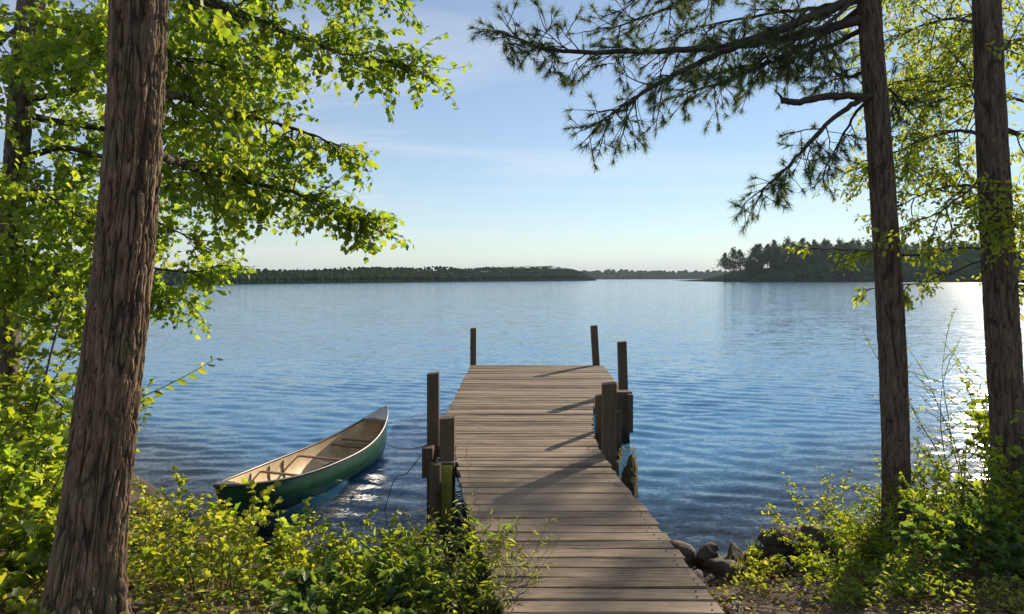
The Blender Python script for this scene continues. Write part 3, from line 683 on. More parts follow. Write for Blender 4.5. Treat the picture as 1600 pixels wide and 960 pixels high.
rt = MB(); c0 = hullpt(0.985, 0.6) + Vector((0, 0, 0.0)); e0 = at(664, 697, 6.72)
def sag(a, b_, s, n=16): return [a.lerp(b_, i / n) - Vector((0, 0, s * 4 * (i / n) * (1 - i / n))) for i in range(n + 1)]
rt.tube(sag(c0 - Vector((0, 0, 0.12)), e0, 0.05), 0.006, 6)
tag(rt.build('mooring_rope', M['rope_pale'], None, True), 'thin pale rope from the raised bow to the tall left post', 'rope')
rt = MB(); e1 = at(657, 712, 6.72); w1 = at(600, 772, 7.2); w1.z = -0.03
rt.tube(smooth_poly([e1, at(650, 722, 6.75), at(634, 741, 6.9), at(616, 750, 7.0), w1], 5), 0.0045, 6)
tag(rt.build('mooring_rope', M['rope'], None, True), 'dark slack rope hanging from the left beam end into the water', 'rope')
rp = MB(); rp.tube([at(699, 719, 6.25) + Vector((0.084 * math.cos(q) * (1.15 if abs(math.cos(q)) > .7 else 1), 0.084 * math.sin(q) * 1.15, 0.004 * math.sin(3 * q))) for q in np.linspace(0, 6.283, 17)], 0.006, 6, False)
tag(rp.build('rope_loop', M['rope_pale'], None, True), 'thin rope wound round the near left post', 'rope')

# ---------------------------------------------------------------- shore rocks
RK = [(1062, 862, 5.75, (0.26, 0.17, 0.13), 'long flat rock touching the right edge of the dock'), (1110, 868, 5.65, (0.17, 0.13, 0.16), 'pointed dark rock, second from the dock on the shore'),
      (1149, 855, 5.85, (0.12, 0.10, 0.10), 'small rounded rock standing alone at the waterline'), (1130, 893, 5.3, (0.22, 0.16, 0.10), 'low rock half buried in the brown bank'),
      (1205, 868, 5.6, (0.20, 0.15, 0.13), 'dark rock at the left end of the mossy rock pile'), (1245, 866, 5.6, (0.22, 0.16, 0.15), 'large dark rock in the middle of the mossy rock pile'),
      (1285, 866, 5.55, (0.20, 0.15, 0.13), 'dark rock at the right end of the mossy rock pile'), (1330, 880, 5.4, (0.24, 0.15, 0.12), 'rock mostly hidden in leaves near the foot of the pine'),
      (1222, 892, 5.2, (0.14, 0.11, 0.09), 'small rock below the mossy rock pile'), (1085, 890, 5.2, (0.15, 0.10, 0.08), 'small rock on the bank close to the dock edge')]
for i, (px, py, Y, r, lab) in enumerate(RK):
    k_ = 1.35 if 'pile' in lab and 'below' not in lab else 0.95; r = tuple(q * k_ for q in r); p = at(px, py, Y); z = gz(p.x, Y); tag(lump('rock', (p.x, Y, max(z, 0.0) + r[2] * (0.62 if k_ > 1.2 else 0.42)), r, 40 + i, M['rock'], rough=0.8), lab, 'rock')

# ---------------------------------------------------------------- trees
def trunk_mesh(name, path, rads, mat, parent, nseg=700, nr=220, bark=0.012, flare=0.0, zb=0.5, freq=26, seed=1):
    P = smooth_poly(path, 10); L = np.array([p[:] for p in P]); cum = np.concatenate([[0], np.cumsum(np.linalg.norm(np.diff(L, axis=0), axis=1))])
    s = np.linspace(0, cum[-1], nseg); cx = np.stack([np.interp(s, cum, L[:, k]) for k in range(3)], 1)
    R = np.interp(s, np.linspace(0, cum[-1], len(rads)), rads)
    th = np.linspace(0, 2 * math.pi, nr, endpoint=False)
    TH, SS = np.meshgrid(th, s); u = TH / (2 * math.pi) * freq
    wv = 0.9 * (vnoise(u * 0.5 * 2, SS * 3.2, seed, freq) - 0.5) + 0.5 * (vnoise(u * 2, SS * 9, seed + 3, 2 * freq) - 0.5)
    uu = u + wv * 0.55
    a = vnoise(np.mod(uu, freq), SS * 3.4, seed + 7, freq); r1 = 1 - np.abs(2 * a - 1)
    b_ = vnoise(np.mod(uu * 2, 2 * freq), SS * 7.0, seed + 9, 2 * freq); r2 = 1 - np.abs(2 * b_ - 1)
    c_ = vnoise(np.mod(uu * 3, 3 * freq), SS * 34.0, seed + 12, 3 * freq)
    a2 = vnoise(np.mod(uu * 1.0 + 5.5, freq), SS * 5.5 + 40, seed + 27, freq)
    d_ = vnoise(np.mod(u * 4, 4 * freq), SS * 90.0, seed + 33, 4 * freq); e_ = vnoise(np.mod(u * 2, 2 * freq), SS * 24.0, seed + 39, 2 * freq)
    f1 = np.exp(-(np.abs(a - 0.5) / 0.075) ** 2); f2 = np.exp(-(np.abs(a2 - 0.5) / 0.055) ** 2); f3 = np.exp(-(np.abs(b_ - 0.5) / 0.07) ** 2)
    fur = np.clip(f1 + 0.8 * f2 + 0.45 * f3, 0, 1.3)
    h = bark * (0.45 - 1.25 * fur + 0.35 * (c_ - 0.5) + 0.22 * (d_ - 0.5) + 0.5 * (a - 0.5) + 0.75 * (e_ - 0.5))
    z = cx[:, 2][:, None]
    fl = flare * np.exp(-np.clip(z - zb, 0, 9) / 0.22) * (0.55 + 0.45 * np.sin(TH * 5 + 1.3) + 0.25 * np.sin(TH * 3))
    rad = R[:, None] * (1 + 0.03 * np.sin(TH * 2 + SS * 1.3) + 0.02 * np.sin(TH * 3 + SS * 2.1)) + h + fl
    X = cx[:, 0][:, None] + rad * np.cos(TH); Y_ = cx[:, 1][:, None] + rad * np.sin(TH); Z = z + 0 * TH
    V = np.stack([X, Y_, Z], -1).reshape(-1, 3); i = np.arange(nseg - 1)[:, None] * nr; j = np.arange(nr)[None]; j2 = (j + 1) % nr
    f = np.stack([i + j, i + j2, i + nr + j2, i + nr + j], -1).reshape(-1, 4)
    me = np_mesh(name, V, f, True); a_ = me.attributes.new('ridge', 'FLOAT', 'POINT'); a_.data.foreach_set('value', np.clip(1.0 - fur, 0, 1).astype(np.float32).ravel())
    return link(name, me, mat, parent)

def limb(pts, r0, r1, mat, parent, rnd, n=8):
    P = smooth_poly(pts, 6); k = len(P); rad = [r0 + (r1 - r0) * (i / (k - 1)) ** 0.8 for i in range(k)]
    P = [p + Vector((rnd.gauss(0, .004), rnd.gauss(0, .004), rnd.gauss(0, .004))) for p in P]
    mb = MB(); mb.tube(P, rad, n); mb.build('limb', mat, parent, True); return P

def leafy(P, rnd, tw, PL, DL, SL, t0=0.15, per=9.0, l1=0.8, l2=0.3, nt_=7, leaves=8, size=(0.05, 0.085), droop=0.06, flat=0.6, down=0.25, taper=0.55):
    length = sum((P[i + 1] - P[i]).length for i in range(len(P) - 1)); n = int(length * per * (1 - t0))
    for k in range(n + 1):
        t = t0 + (1 - t0) * (k + rnd.random() * 0.8) / (n + 1)
        if k == n: t = 0.999
        p, tan = poly_eval(P, t); d = tan * rnd.uniform(0.35, 0.9) + rdir(rnd, flat) * 0.9; d.z -= down * rnd.random()
        if k == n: d = tan + rdir(rnd) * 0.2
        L1 = l1 * rnd.uniform(0.5, 1.1) * (1 - taper * t); Q = shoot(rnd, p, d, L1, 5, 0.13, droop); tw.tube(Q, [0.007, 0.006, 0.005, 0.004, 0.003, 0.002], 4, False)
        m_ = max(2, int(nt_ * L1 / l1 + 0.5))
        for j in range(m_ + 1):
            q, tn = poly_eval(Q, 0.2 + 0.8 * j / m_); d2 = tn * 0.6 + rdir(rnd, flat) * 0.8
            if j == m_: d2 = tn
            W = shoot(rnd, q, d2, l2 * rnd.uniform(0.5, 1.1), 3, 0.2, droop * 1.5); tw.tube(W, [0.003, 0.0025, 0.002, 0.0012], 3, False)
            for i in range(leaves):
                z, tz = poly_eval(W, (i + 0.6) / leaves); dl = tz * 0.4 + rdir(rnd, 0.8); dl.z -= 0.45
                dl.normalize(); stalk = rnd.uniform(0.01, 0.03); z = z + dl * stalk
                PL.append(z[:]); DL.append(dl[:]); SL.append(rnd.uniform(*size))

rnd = random.Random(8)
# big trunk close on the left
bz = gz(-2.2, 3.5)
tree1 = empty('maple_tree', (-2.22, 3.5, bz), 'big maple with the thick ridged trunk filling the left foreground', 'tree')
trunk_mesh('trunk', [(-2.22, 3.5, bz - 0.25), (-2.17, 3.5, 1.0), (-2.06, 3.5, 1.9), (-1.975, 3.5, 2.7), (-1.92, 3.5, 3.6), (-1.90, 3.5, 4.9), (-1.88, 3.55, 7), (-1.9, 3.6, 10)],
           [0.160, 0.146, 0.140, 0.134, 0.130, 0.126, 0.122, 0.118, 0.11, 0.10, 0.09, 0.075], M['bark'], tree1, 2400, 480, 0.011, 0.075, bz, 40, 3)
PL, DL, SL = [], [], []; tw = MB()
for pts, r, kw in (([(215, -40, 3.55), (320, 0, 4.2), (430, 45, 4.8), (530, 80, 5.2), (600, 96, 5.5), (640, 104, 5.6)], 0.04, dict(l1=0.62, per=9.5, t0=0.05)),
                   ([(230, -170, 3.55), (400, -110, 4.6), (520, -60, 5.4), (600, -25, 6.0)], 0.04, dict(l1=0.7, per=8, down=0.6, t0=0.25)),
                   ([(225, 140, 3.55), (300, 158, 4.4), (390, 182, 5.0), (470, 205, 5.4), (525, 228, 5.6)], 0.03, dict(l1=0.62, per=9, t0=0.08)),
                   ([(215, 228, 3.55), (300, 262, 4.5), (380, 282, 5.0), (470, 305, 5.3), (530, 325, 5.5), (575, 345, 5.6)], 0.032, dict(l1=0.44, per=9, t0=0.12, taper=0.5)),
                   ([(215, 60, 3.6), (280, 90, 4.5), (350, 120, 5.4), (420, 140, 6.0)], 0.025, dict(l1=0.6, per=8))):
    P = limb([at(*p) for p in pts], r, 0.006, M['twig'], tree1, rnd); kw['per'] *= 2.0; leafy(P, rnd, tw, PL, DL, SL, size=(0.033, 0.066), flat=0.5, **kw)
tw.build('twigs', M['twig'], tree1, True)
foliage('crown', MAPLE, PL, DL, SL, M['maple'], tree1, np.random.default_rng(1))
NL = len(PL)
# second leafy tree behind it, left edge
b2 = at(8, 716, 7.0); b2.z = gz(b2.x, 7.0)
tree2 = empty('maple_tree', b2[:], 'slim curving maple at the left edge of the photo behind the big trunk', 'tree')
trunk_mesh('trunk', [b2 - Vector((0, 0, 0.3)), at(10, 560, 7), at(14, 400, 7), at(26, 250, 7), at(36, 130, 7), at(50, 0, 7), at(70, -160, 7), at(80, -500, 7)], [0.125, 0.12, 0.115, 0.11, 0.115, 0.12, 0.11, 0.09], M['bark_pale'], tree2, 500, 90, 0.009, 0.04, b2.z, 16, 9)
PL, DL, SL = [], [], []; tw = MB()
L2 = [([(42, 60, 7), (180, 25, 7.5), (320, 50, 8), (400, 80, 8.4), (440, 95, 8.5)], 0.04, {}), ([(35, 180, 7), (150, 200, 7.6), (280, 215, 8), (370, 240, 8.2), (420, 255, 8.3)], 0.045, {}),
      ([(30, 158, 7), (70, 152, 6.9), (110, 143, 6.7), (160, 116, 6.4), (230, 60, 6.3), (330, 20, 6.5)], 0.045, dict(t0=0.5)), ([(25, 330, 7), (140, 320, 7.5), (240, 345, 8), (320, 385, 8)], 0.035, dict(l1=0.7)),
      ([(20, 420, 7), (110, 415, 7), (210, 432, 7.3), (290, 470, 7.5)], 0.03, dict(l1=0.55)), ([(30, 250, 7), (110, 232, 7.2), (230, 270, 7.8), (330, 310, 8.2), (390, 320, 8.4)], 0.04, {}),
      ([(45, 20, 7), (10, 60, 6.4), (-60, 110, 6.0), (-140, 150, 5.8)], 0.03, {}), ([(30, 250, 7), (-10, 270, 6.5), (-80, 280, 6.2)], 0.03, {}), ([(20, 380, 7), (40, 390, 6.4), (90, 430, 6.1), (130, 480, 6.0)], 0.025, dict(l1=0.5)),
      ([(60, -80, 7), (170, -100, 7.4), (300, -60, 8), (420, -20, 8.4)], 0.04, dict(down=0.5)), ([(45, 60, 7), (90, 80, 6.2), (140, 60, 5.8), (170, 40, 5.6)], 0.02, {}),
      ([(22, 330, 7), (210, 410, 7.0), (300, 425, 7.2), (345, 415, 7.3)], 0.018, dict(l1=0.3, per=8, t0=0.55)), ([(14, 440, 7), (-20, 440, 6.3), (-60, 460, 6)], 0.02, dict(l1=0.5)),
      ([(30, 300, 7), (60, 300, 6.3), (110, 330, 6), (150, 350, 6)], 0.02, dict(l1=0.6)), ([(15, 480, 7), (60, 500, 7.2), (110, 520, 7.5)], 0.015, dict(l1=0.45, per=7))]
for pts, r, kw in L2:
    a = dict(l1=0.72, per=17, t0=0.08, taper=0.35, flat=0.55); a.update(kw); P = limb([at(*p) for p in pts], r, 0.006, M['twig'], tree2, rnd); leafy(P, rnd, tw, PL, DL, SL, size=(0.036, 0.076), leaves=8, **a)
tw.build('twigs', M['twig'], tree2, True)
foliage('crown', MAPLE, PL, DL, SL, M['maple2'], tree2, np.random.default_rng(2)); NL += len(PL)

# pine on the right with long limbs over the lake
def pine_spray(P, rnd, tw, PL, DL, t0=0.15, per=7.0, l1=0.6, l2=0.2, nt_=5, droop=0.05, taper=0.4, down=0.2, back=0.0):
    length = sum((P[i + 1] - P[i]).length for i in range(len(P) - 1)); n = int(length * per * (1 - t0))
    for k in range(n + 1):
        t = t0 + (1 - t0) * (k + rnd.random() * 0.8) / (n + 1); p, tan = poly_eval(P, min(t, 0.999)); d = tan * rnd.uniform(0.5, 1.1) + rdir(rnd, 0.55) * 0.85; d.z -= down * rnd.random()
        if k == n: d = tan
        L1 = l1 * rnd.uniform(0.4, 1.15) * (1 - taper * t); Q = shoot(rnd, p, d, L1, 6, 0.12, droop); tw.tube(Q, [0.007, 0.006, 0.005, 0.0045, 0.004, 0.003, 0.002], 4, False)
        PL.append(Q[-1][:]); DL.append((Q[-1] - Q[-2])[:]); m_ = max(2, int(nt_ * L1 / l1 + 0.5))
        for j in range(m_):
            q, tn = poly_eval(Q, 0.25 + 0.7 * j / m_); d2 = tn * 0.8 + rdir(rnd, 0.7) * 0.8; W = shoot(rnd, q, d2, l2 * rnd.uniform(0.5, 1.2), 3, 0.15, droop * 0.6); tw.tube(W, [0.004, 0.0035, 0.003, 0.002], 3, False)
            PL.append(W[-1][:]); DL.append((W[-1] - W[-2])[:])
            if rnd.random() < 0.55: PL.append(W[2][:]); DL.append((W[-1] - W[-2])[:])
b3 = at(1402, 835, 5.6); b3.z = gz(b3.x, 5.6)
tree3 = empty('pine_tree', b3[:], 'pine right of the dock with long needle boughs reaching left over the lake', 'tree')
trunk_mesh('trunk', [b3 - Vector((0, 0, 0.25)), at(1401, 780, 5.6), at(1396, 600, 5.6), at(1388, 430, 5.6), at(1376, 250, 5.6), at(1364, 100, 5.6), at(1357, -10, 5.6), at(1345, -250, 5.6), at(1340, -700, 5.6)], [0.112, 0.102, 0.100, 0.096, 0.092, 0.088, 0.085, 0.08, 0.06], M['bark_pine'], tree3, 1300, 180, 0.004, 0.03, b3.z, 26, 5)
PL, DL = [], []; tw = MB()
for pts, r, kw in (([(1350, 30, 5.6), (1250, 55, 5.5), (1150, 72, 5.4), (1080, 77, 5.2), (1000, 80, 5.1), (900, 82, 5.0), (850, 75, 4.95), (810, 62, 4.9), (778, 48, 4.9)], 0.042, dict(l1=0.42, per=8, t0=0.1)),
                   ([(1355, -10, 5.6), (1260, 30, 5.3), (1180, 60, 5.2), (1100, 95, 5.1), (1030, 130, 5.0), (975, 165, 5.0), (935, 195, 5.0)], 0.045, dict(l1=0.48, per=8, t0=0.12)),
                   ([(1355, -60, 5.6), (1230, -40, 5.8), (1110, -10, 6.0), (1010, 25, 6.1), (950, 45, 6.1)], 0.035, dict(l1=0.6, per=8, t0=0.1)),
                   ([(1352, 10, 5.6), (1280, 60, 6.0), (1200, 100, 6.3), (1120, 130, 6.5), (1060, 150, 6.5)], 0.03, dict(l1=0.55, per=9)),
                   ([(1352, -20, 5.6), (1300, 30, 5.3), (1250, 60, 5.2), (1180, 100, 5.3)], 0.025, dict(l1=0.5, per=9)),
                   ([(1350, 45, 5.6), (1290, 75, 5.9), (1220, 95, 6.1), (1150, 105, 6.2), (1100, 125, 6.2)], 0.025, dict(l1=0.45, per=9, down=0.5)),
                   ([(1352, -10, 5.6), (1290, 10, 5.9), (1210, 20, 6.1), (1130, 35, 6.2), (1060, 50, 6.2)], 0.025, dict(l1=0.5, per=9, down=0.5)),
                   ([(1355, -90, 5.6), (1250, -80, 5.2), (1120, -50, 5.0), (1020, -20, 4.9)], 0.03, dict(l1=0.55, per=7, down=0.5)),
                   ([(1360, 150, 5.55), (1330, 165, 5.5), (1290, 195, 5.5), (1250, 240, 5.4), (1215, 275, 5.4), (1180, 305, 5.3)], 0.030, dict(l1=0.42, per=11, t0=0.35, down=0.35)),
                   ([(1358, 152, 5.6), (1335, 180, 5.7), (1310, 225, 5.8), (1285, 270, 5.9)], 0.016, dict(l1=0.32, per=9, t0=0.4, down=0.4)),
                   ([(1372, 130, 5.7), (1400, 150, 6.0), (1430, 185, 6.3)], 0.014, dict(l1=0.3, per=6)),
                   ([(1358, 110, 5.6), (1325, 120, 5.8), (1300, 105, 6.0), (1310, 60, 6.1)], 0.018, dict(l1=0.35, per=9))):
    P = limb([at(*p) for p in pts], r, 0.005, M['twig'], tree3, rnd); kw['per'] *= 1.85; pine_spray(P, rnd, tw, PL, DL, **kw)
P = limb([at(1356, 153, 5.55), at(1320, 150, 5.45), at(1280, 153, 5.35), at(1245, 159, 5.3), at(1221, 158, 5.3)], 0.032, 0.024, M['twig'], tree3, rnd)
tw.tube([at(1224, 157, 5.3), at(1219, 150, 5.3), at(1210, 140, 5.3)], [0.016, 0.009, 0.003], 6)
tw.build('twigs', M['twig'], tree3, True)
needles('needles', PL, DL, M['needle'], tree3, np.random.default_rng(3)); NT = len(PL)

# tree at the right edge with thin yellow green leaves
b4 = at(1578, 775, 5.4); b4.z = gz(b4.x, 5.4)
tree4 = empty('beech_tree', b4[:], 'dark straight trunk near the right edge with thin yellow green leaves', 'tree')
trunk_mesh('trunk', [b4 - Vector((0, 0, 0.3)), at(1578, 740, 5.4), at(1568, 560, 5.4), at(1560, 400, 5.4), at(1551, 230, 5.4), at(1544, 80, 5.4), at(1540, -30, 5.4), at(1532, -300, 5.4), at(1530, -700, 5.4)], [0.128, 0.118, 0.115, 0.109, 0.103, 0.095, 0.09, 0.083, 0.066], M['bark_pine'], tree4, 1300, 180, 0.004, 0.04, b4.z, 28, 15)
PL, DL, SL = [], [], []; tw = MB()
for pts, r, kw in (([(1555, 60, 5.5), (1500, 30, 6.2), (1440, 40, 6.8), (1390, 60, 7.2)], 0.022, {}), ([(1552, 215, 5.5), (1500, 205, 6.2), (1450, 215, 6.8), (1395, 240, 7.2), (1350, 260, 7.4)], 0.02, dict(l1=0.5)),
                   ([(1545, -40, 5.5), (1480, -60, 6.5), (1400, -30, 7.2), (1340, 10, 7.6)], 0.022, dict(down=0.5)), ([(1556, 300, 5.5), (1500, 290, 6), (1450, 300, 6.4), (1400, 325, 6.6)], 0.018, dict(l1=0.45)),
                   ([(1560, 390, 5.5), (1500, 388, 5.9), (1420, 400, 6.0), (1350, 392, 6.1), (1275, 388, 6.2)], 0.012, dict(l1=0.26, per=6, l2=0.15, t0=0.25)), ([(1562, 395, 5.5), (1520, 412, 5.9), (1450, 440, 6.0), (1400, 446, 6.0), (1360, 452, 6.1)], 0.009, dict(l1=0.2, per=5, l2=0.14, t0=0.3)),
                   ([(1552, 150, 5.5), (1500, 130, 6.8), (1440, 130, 7.6), (1400, 150, 8)], 0.02, {}), ([(1560, 200, 5.5), (1590, 210, 5.6), (1640, 230, 5.9), (1700, 240, 6)], 0.03, dict(per=9)),
                   ([(1560, 80, 5.5), (1600, 60, 6), (1680, 50, 6.5)], 0.03, dict(per=9)), ([(1565, 350, 5.5), (1600, 340, 6), (1680, 330, 6.5)], 0.02, {}), ([(1565, 450, 5.5), (1600, 440, 6), (1660, 440, 6.2)], 0.02, dict(l1=0.5)),
                   ([(1552, 260, 5.4), (1510, 300, 5.2), (1470, 330, 5.1), (1430, 345, 5.1)], 0.012, dict(l1=0.35, per=8)), ([(1548, 20, 5.5), (1500, 90, 7), (1450, 180, 8), (1420, 260, 8.4)], 0.014, {}),
                   ([(1560, 330, 5.4), (1575, 340, 5.0), (1590, 350, 4.8)], 0.01, dict(l1=0.3))):
    a = dict(l1=0.8, per=15, t0=0.08, taper=0.3, leaves=8, l2=0.26, flat=0.9); a.update(kw); P = limb([at(*p) for p in pts], r, 0.004, M['twig'], tree4, rnd); leafy(P, rnd, tw, PL, DL, SL, size=(0.032, 0.060), **a)
tw.build('twigs', M['twig'], tree4, True)
foliage('crown', OVAL, PL, DL, SL, M['beech'], tree4, np.random.default_rng(4)); NL += len(PL)

# tree added off to the right, its bough placed to shade the near deck
b5 = Vector((19.5, 20.5, gz(19.5, 20.5)))
shade_tree = empty('maple_tree', b5[:], 'tall tree added beyond the two right trunks, its leafy bough shading the near deck', 'tree')
trunk_mesh('trunk', [b5 - Vector((0, 0, 0.3)), Vector((19.5, 20.5, 3)), Vector((19.4, 20.5, 7)), Vector((19.3, 20.5, 13))], [0.24, 0.22, 0.19, 0.10], M['bark_pine'], shade_tree, 200, 60, 0.012, 0.06, b5.z, 18, 25)
PL, DL, SL = [], [], []; tw = MB()
for pts, kw in (([(19.4, 20.5, 6.0), (17, 20.9, 7.4), (14.5, 21.2, 8.3), (12.9, 21.5, 8.7), (11.9, 21.6, 8.6)], {}), ([(19.4, 20.5, 6.6), (17.5, 20.2, 8.2), (15, 20.3, 9.3), (13.0, 20.6, 9.4)], {})):
    P = limb([Vector(p) for p in pts], 0.07, 0.012, M['twig'], shade_tree, rnd); leafy(P, rnd, tw, PL, DL, SL, size=(0.07, 0.11), l1=1.0, per=8, nt_=7, leaves=7, t0=0.62, taper=0.2, flat=0.5, l2=0.35)
tw.build('twigs', M['twig'], shade_tree, True); foliage('crown', OVAL, PL, DL, SL, M['beech'], shade_tree, np.random.default_rng(14))

# ---------------------------------------------------------------- saplings and shrubs
def shrub(name, px, Y, h, spread, nstem, tpl, size, leaf, label, cat='shrub', seed=0, sub=5, leaves=7, group=None, lean=0.0, rad=0.05, stemr=0.007, dark=None):
    rr = random.Random(seed * 7 + 3); x = (px - 800) * Y / F; z = gz(x, Y); root = empty(name, (x, Y, z), label, cat, group)
    PL, DL, SL = [], [], []; tw = MB()
    for k in range(nstem):
        a = rr.uniform(0, 6.28); p = Vector((x + rad * math.cos(a), Y + rad * math.sin(a), z - 0.03)); out = rr.uniform(0.1, 1.0) * spread
        d = Vector((math.cos(a) * out + lean, math.sin(a) * out, h)); L = d.length * rr.uniform(0.65, 1.08)
        Q = shoot(rr, p, d, L, 7, 0.10, 0.035); tw.tube(Q, [stemr * (1 - 0.11 * i) for i in range(8)], 5, False)
        for j in range(sub + 1):
            t = 0.28 + 0.72 * j / sub; q, tn = poly_eval(Q, t); d2 = tn * 0.7 + rdir(rr, 0.4) * 0.9
            if j == sub: d2 = tn
            W = shoot(rr, q, d2, h * 0.28 * rr.uniform(0.5, 1.2), 3, 0.18, 0.04); tw.tube(W, [stemr * 0.45, stemr * 0.4, stemr * 0.3, stemr * 0.2], 3, False)
            for i in range(leaves):
                zz, tz = poly_eval(W, (i + 0.6) / leaves); dl = tz * 0.5 + rdir(rr, 0.5); dl.z -= 0.12; PL.append(zz[:]); DL.append(dl.normalized()[:]); SL.append(rr.uniform(*size))
    tw.build('stems', M['stem'], root, True); foliage('leaves', tpl, PL, DL, SL, leaf, root, np.random.default_rng(seed), 1.0)
    return root
G, Yl, Dk = M['shrub'], M['shrub_yellow'], M['shrub_dark']
SH = [('shrub', 335, 4.25, 0.62, 0.45, 8, MAPLE, (0.035, 0.06), Yl, 'yellow green shrub with dark forked stems right of the big trunk', 'shrub', 0.006),
      ('shrub', 392, 5.35, 0.46, 0.28, 6, MAPLE, (0.05, 0.085), M['maple2'], 'bright lobed leaf shrub in front of the canoe stern', 'shrub', 0.006),
      ('shrub', 255, 5.3, 0.50, 0.5, 9, OVAL, (0.035, 0.06), Yl, 'yellow shrub at the waterline just right of the big trunk', 'shrub', 0.005),
      ('shrub', 440, 4.9, 0.34, 0.45, 8, OVAL, (0.03, 0.055), Yl, 'low yellowish shrub between the canoe stern and the bank', 'shrub', 0.004),
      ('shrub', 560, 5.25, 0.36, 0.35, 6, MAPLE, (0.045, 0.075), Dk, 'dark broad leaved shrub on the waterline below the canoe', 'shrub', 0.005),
      ('shrub', 480, 4.2, 0.34, 0.55, 12, OVAL, (0.035, 0.06), G, 'low green shrub at the bottom between trunk and dock', 'shrub', 0.004),
      ('shrub', 590, 4.5, 0.42, 0.5, 12, MAPLE, (0.035, 0.065), G, 'dense green shrub on the bank left of the dock', 'shrub', 0.005),
      ('shrub', 665, 4.9, 0.30, 0.4, 10, OVAL, (0.03, 0.05), Yl, 'yellow flecked shrub in front of the mossy post foot', 'shrub', 0.004),
      ('shrub', 690, 4.15, 0.44, 0.45, 12, LANCE, (0.07, 0.11), G, 'green narrow leaved shrub hard against the left dock edge', 'shrub', 0.005),
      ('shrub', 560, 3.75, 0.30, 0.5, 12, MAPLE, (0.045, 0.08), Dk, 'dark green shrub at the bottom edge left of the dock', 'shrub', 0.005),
      ('weed', 728, 4.15, 0.60, 0.16, 9, LANCE, (0.03, 0.055), M['grass'], 'tall feathery weeds leaning over the left dock edge', 'weeds', 0.003),
      ('weed', 700, 4.75, 0.55, 0.14, 7, LANCE, (0.03, 0.05), M['grass'], 'feathery weeds in front of the near left post', 'weeds', 0.003),
      ('weed', 762, 3.75, 0.50, 0.16, 9, LANCE, (0.03, 0.06), M['grass'], 'feathery weeds by the dock edge at the bottom', 'weeds', 0.003),
      ('shrub', 60, 5.6, 1.05, 0.7, 14, MAPLE, (0.06, 0.10), G, 'tall leafy shrub between the left edge and the big trunk', 'shrub', 0.008),
      ('shrub', 5, 4.6, 0.85, 0.6, 12, MAPLE, (0.06, 0.10), M['maple2'], 'sunlit broad leaved shrub at the lower left edge', 'shrub', 0.008),
      ('shrub', 110, 6.2, 0.80, 0.6, 12, OVAL, (0.05, 0.08), M['maple2'], 'leafy shrub at the water behind the foot of the big trunk', 'shrub', 0.007),
      ('shrub', 20, 3.9, 0.42, 0.45, 10, MAPLE, (0.05, 0.09), G, 'low green shrub in the bottom left corner', 'shrub', 0.006),
      ('shrub', -60, 6.0, 1.5, 0.8, 14, MAPLE, (0.06, 0.10), G, 'high green shrub cut by the left edge of the photo', 'shrub', 0.009),
      ('shrub', 1285, 5.95, 0.46, 0.30, 6, OVAL, (0.03, 0.05), Yl, 'thin yellow shrub behind the rock pile', 'shrub', 0.004),
      ('shrub', 1345, 5.95, 0.50, 0.4, 9, OVAL, (0.03, 0.05), Yl, 'airy yellow green shrub left of the pine foot', 'shrub', 0.004),
      ('shrub', 1455, 5.7, 0.72, 0.5, 13, OVAL, (0.035, 0.06), G, 'full green shrub right of the pine foot', 'shrub', 0.006),
      ('shrub', 1520, 6.1, 1.55, 0.6, 10, OVAL, (0.030, 0.052), M['beech'], 'tall airy shrub against the sun glitter between the right trunks', 'shrub', 0.008),
      ('shrub', 1585, 4.9, 0.66, 0.45, 14, MAPLE, (0.035, 0.06), G, 'dark green shrub in front of the rightmost trunk', 'shrub', 0.007),
      ('shrub', 1405, 5.1, 0.42, 0.45, 12, LANCE, (0.05, 0.085), G, 'green shrub hiding the foot of the pine', 'shrub', 0.005),
      ('shrub', 1320, 5.0, 0.30, 0.45, 11, OVAL, (0.03, 0.05), G, 'low green shrub right of the rock pile', 'shrub', 0.004),
      ('shrub', 1480, 4.7, 0.46, 0.5, 13, MAPLE, (0.030, 0.055), G, 'bushy green shrub low between the two right trunks', 'shrub', 0.005),
      ('shrub', 1650, 5.6, 0.85, 0.7, 13, MAPLE, (0.06, 0.09), G, 'leafy shrub cut by the right edge of the photo', 'shrub', 0.008),
      ('shrub', 1225, 4.85, 0.17, 0.4, 9, OVAL, (0.025, 0.045), Yl, 'creeping yellow green plant below the rock pile', 'shrub', 0.003),
      ('shrub', 1370, 4.3, 0.26, 0.45, 10, OVAL, (0.03, 0.055), G, 'low creeping shrub near the bottom right', 'shrub', 0.004),
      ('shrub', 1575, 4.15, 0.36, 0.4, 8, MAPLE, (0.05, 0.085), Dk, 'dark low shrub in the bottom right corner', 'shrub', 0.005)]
for i, s in enumerate(SH):
    nm, px, Y, h, spd, ns, tpl, sz, mt, lab, cat, sr = s; sz = (sz[0] * 0.62, sz[1] * 0.88); ns = int(ns * 1.35)
    wd_ = nm == 'weed'; shrub(nm, px, Y, h, spd, ns, tpl, sz, mt, lab, cat, 100 + i, sub=9 if wd_ else 8, leaves=5 if wd_ else 9, rad=0.14 if not wd_ else 0.16, stemr=sr)
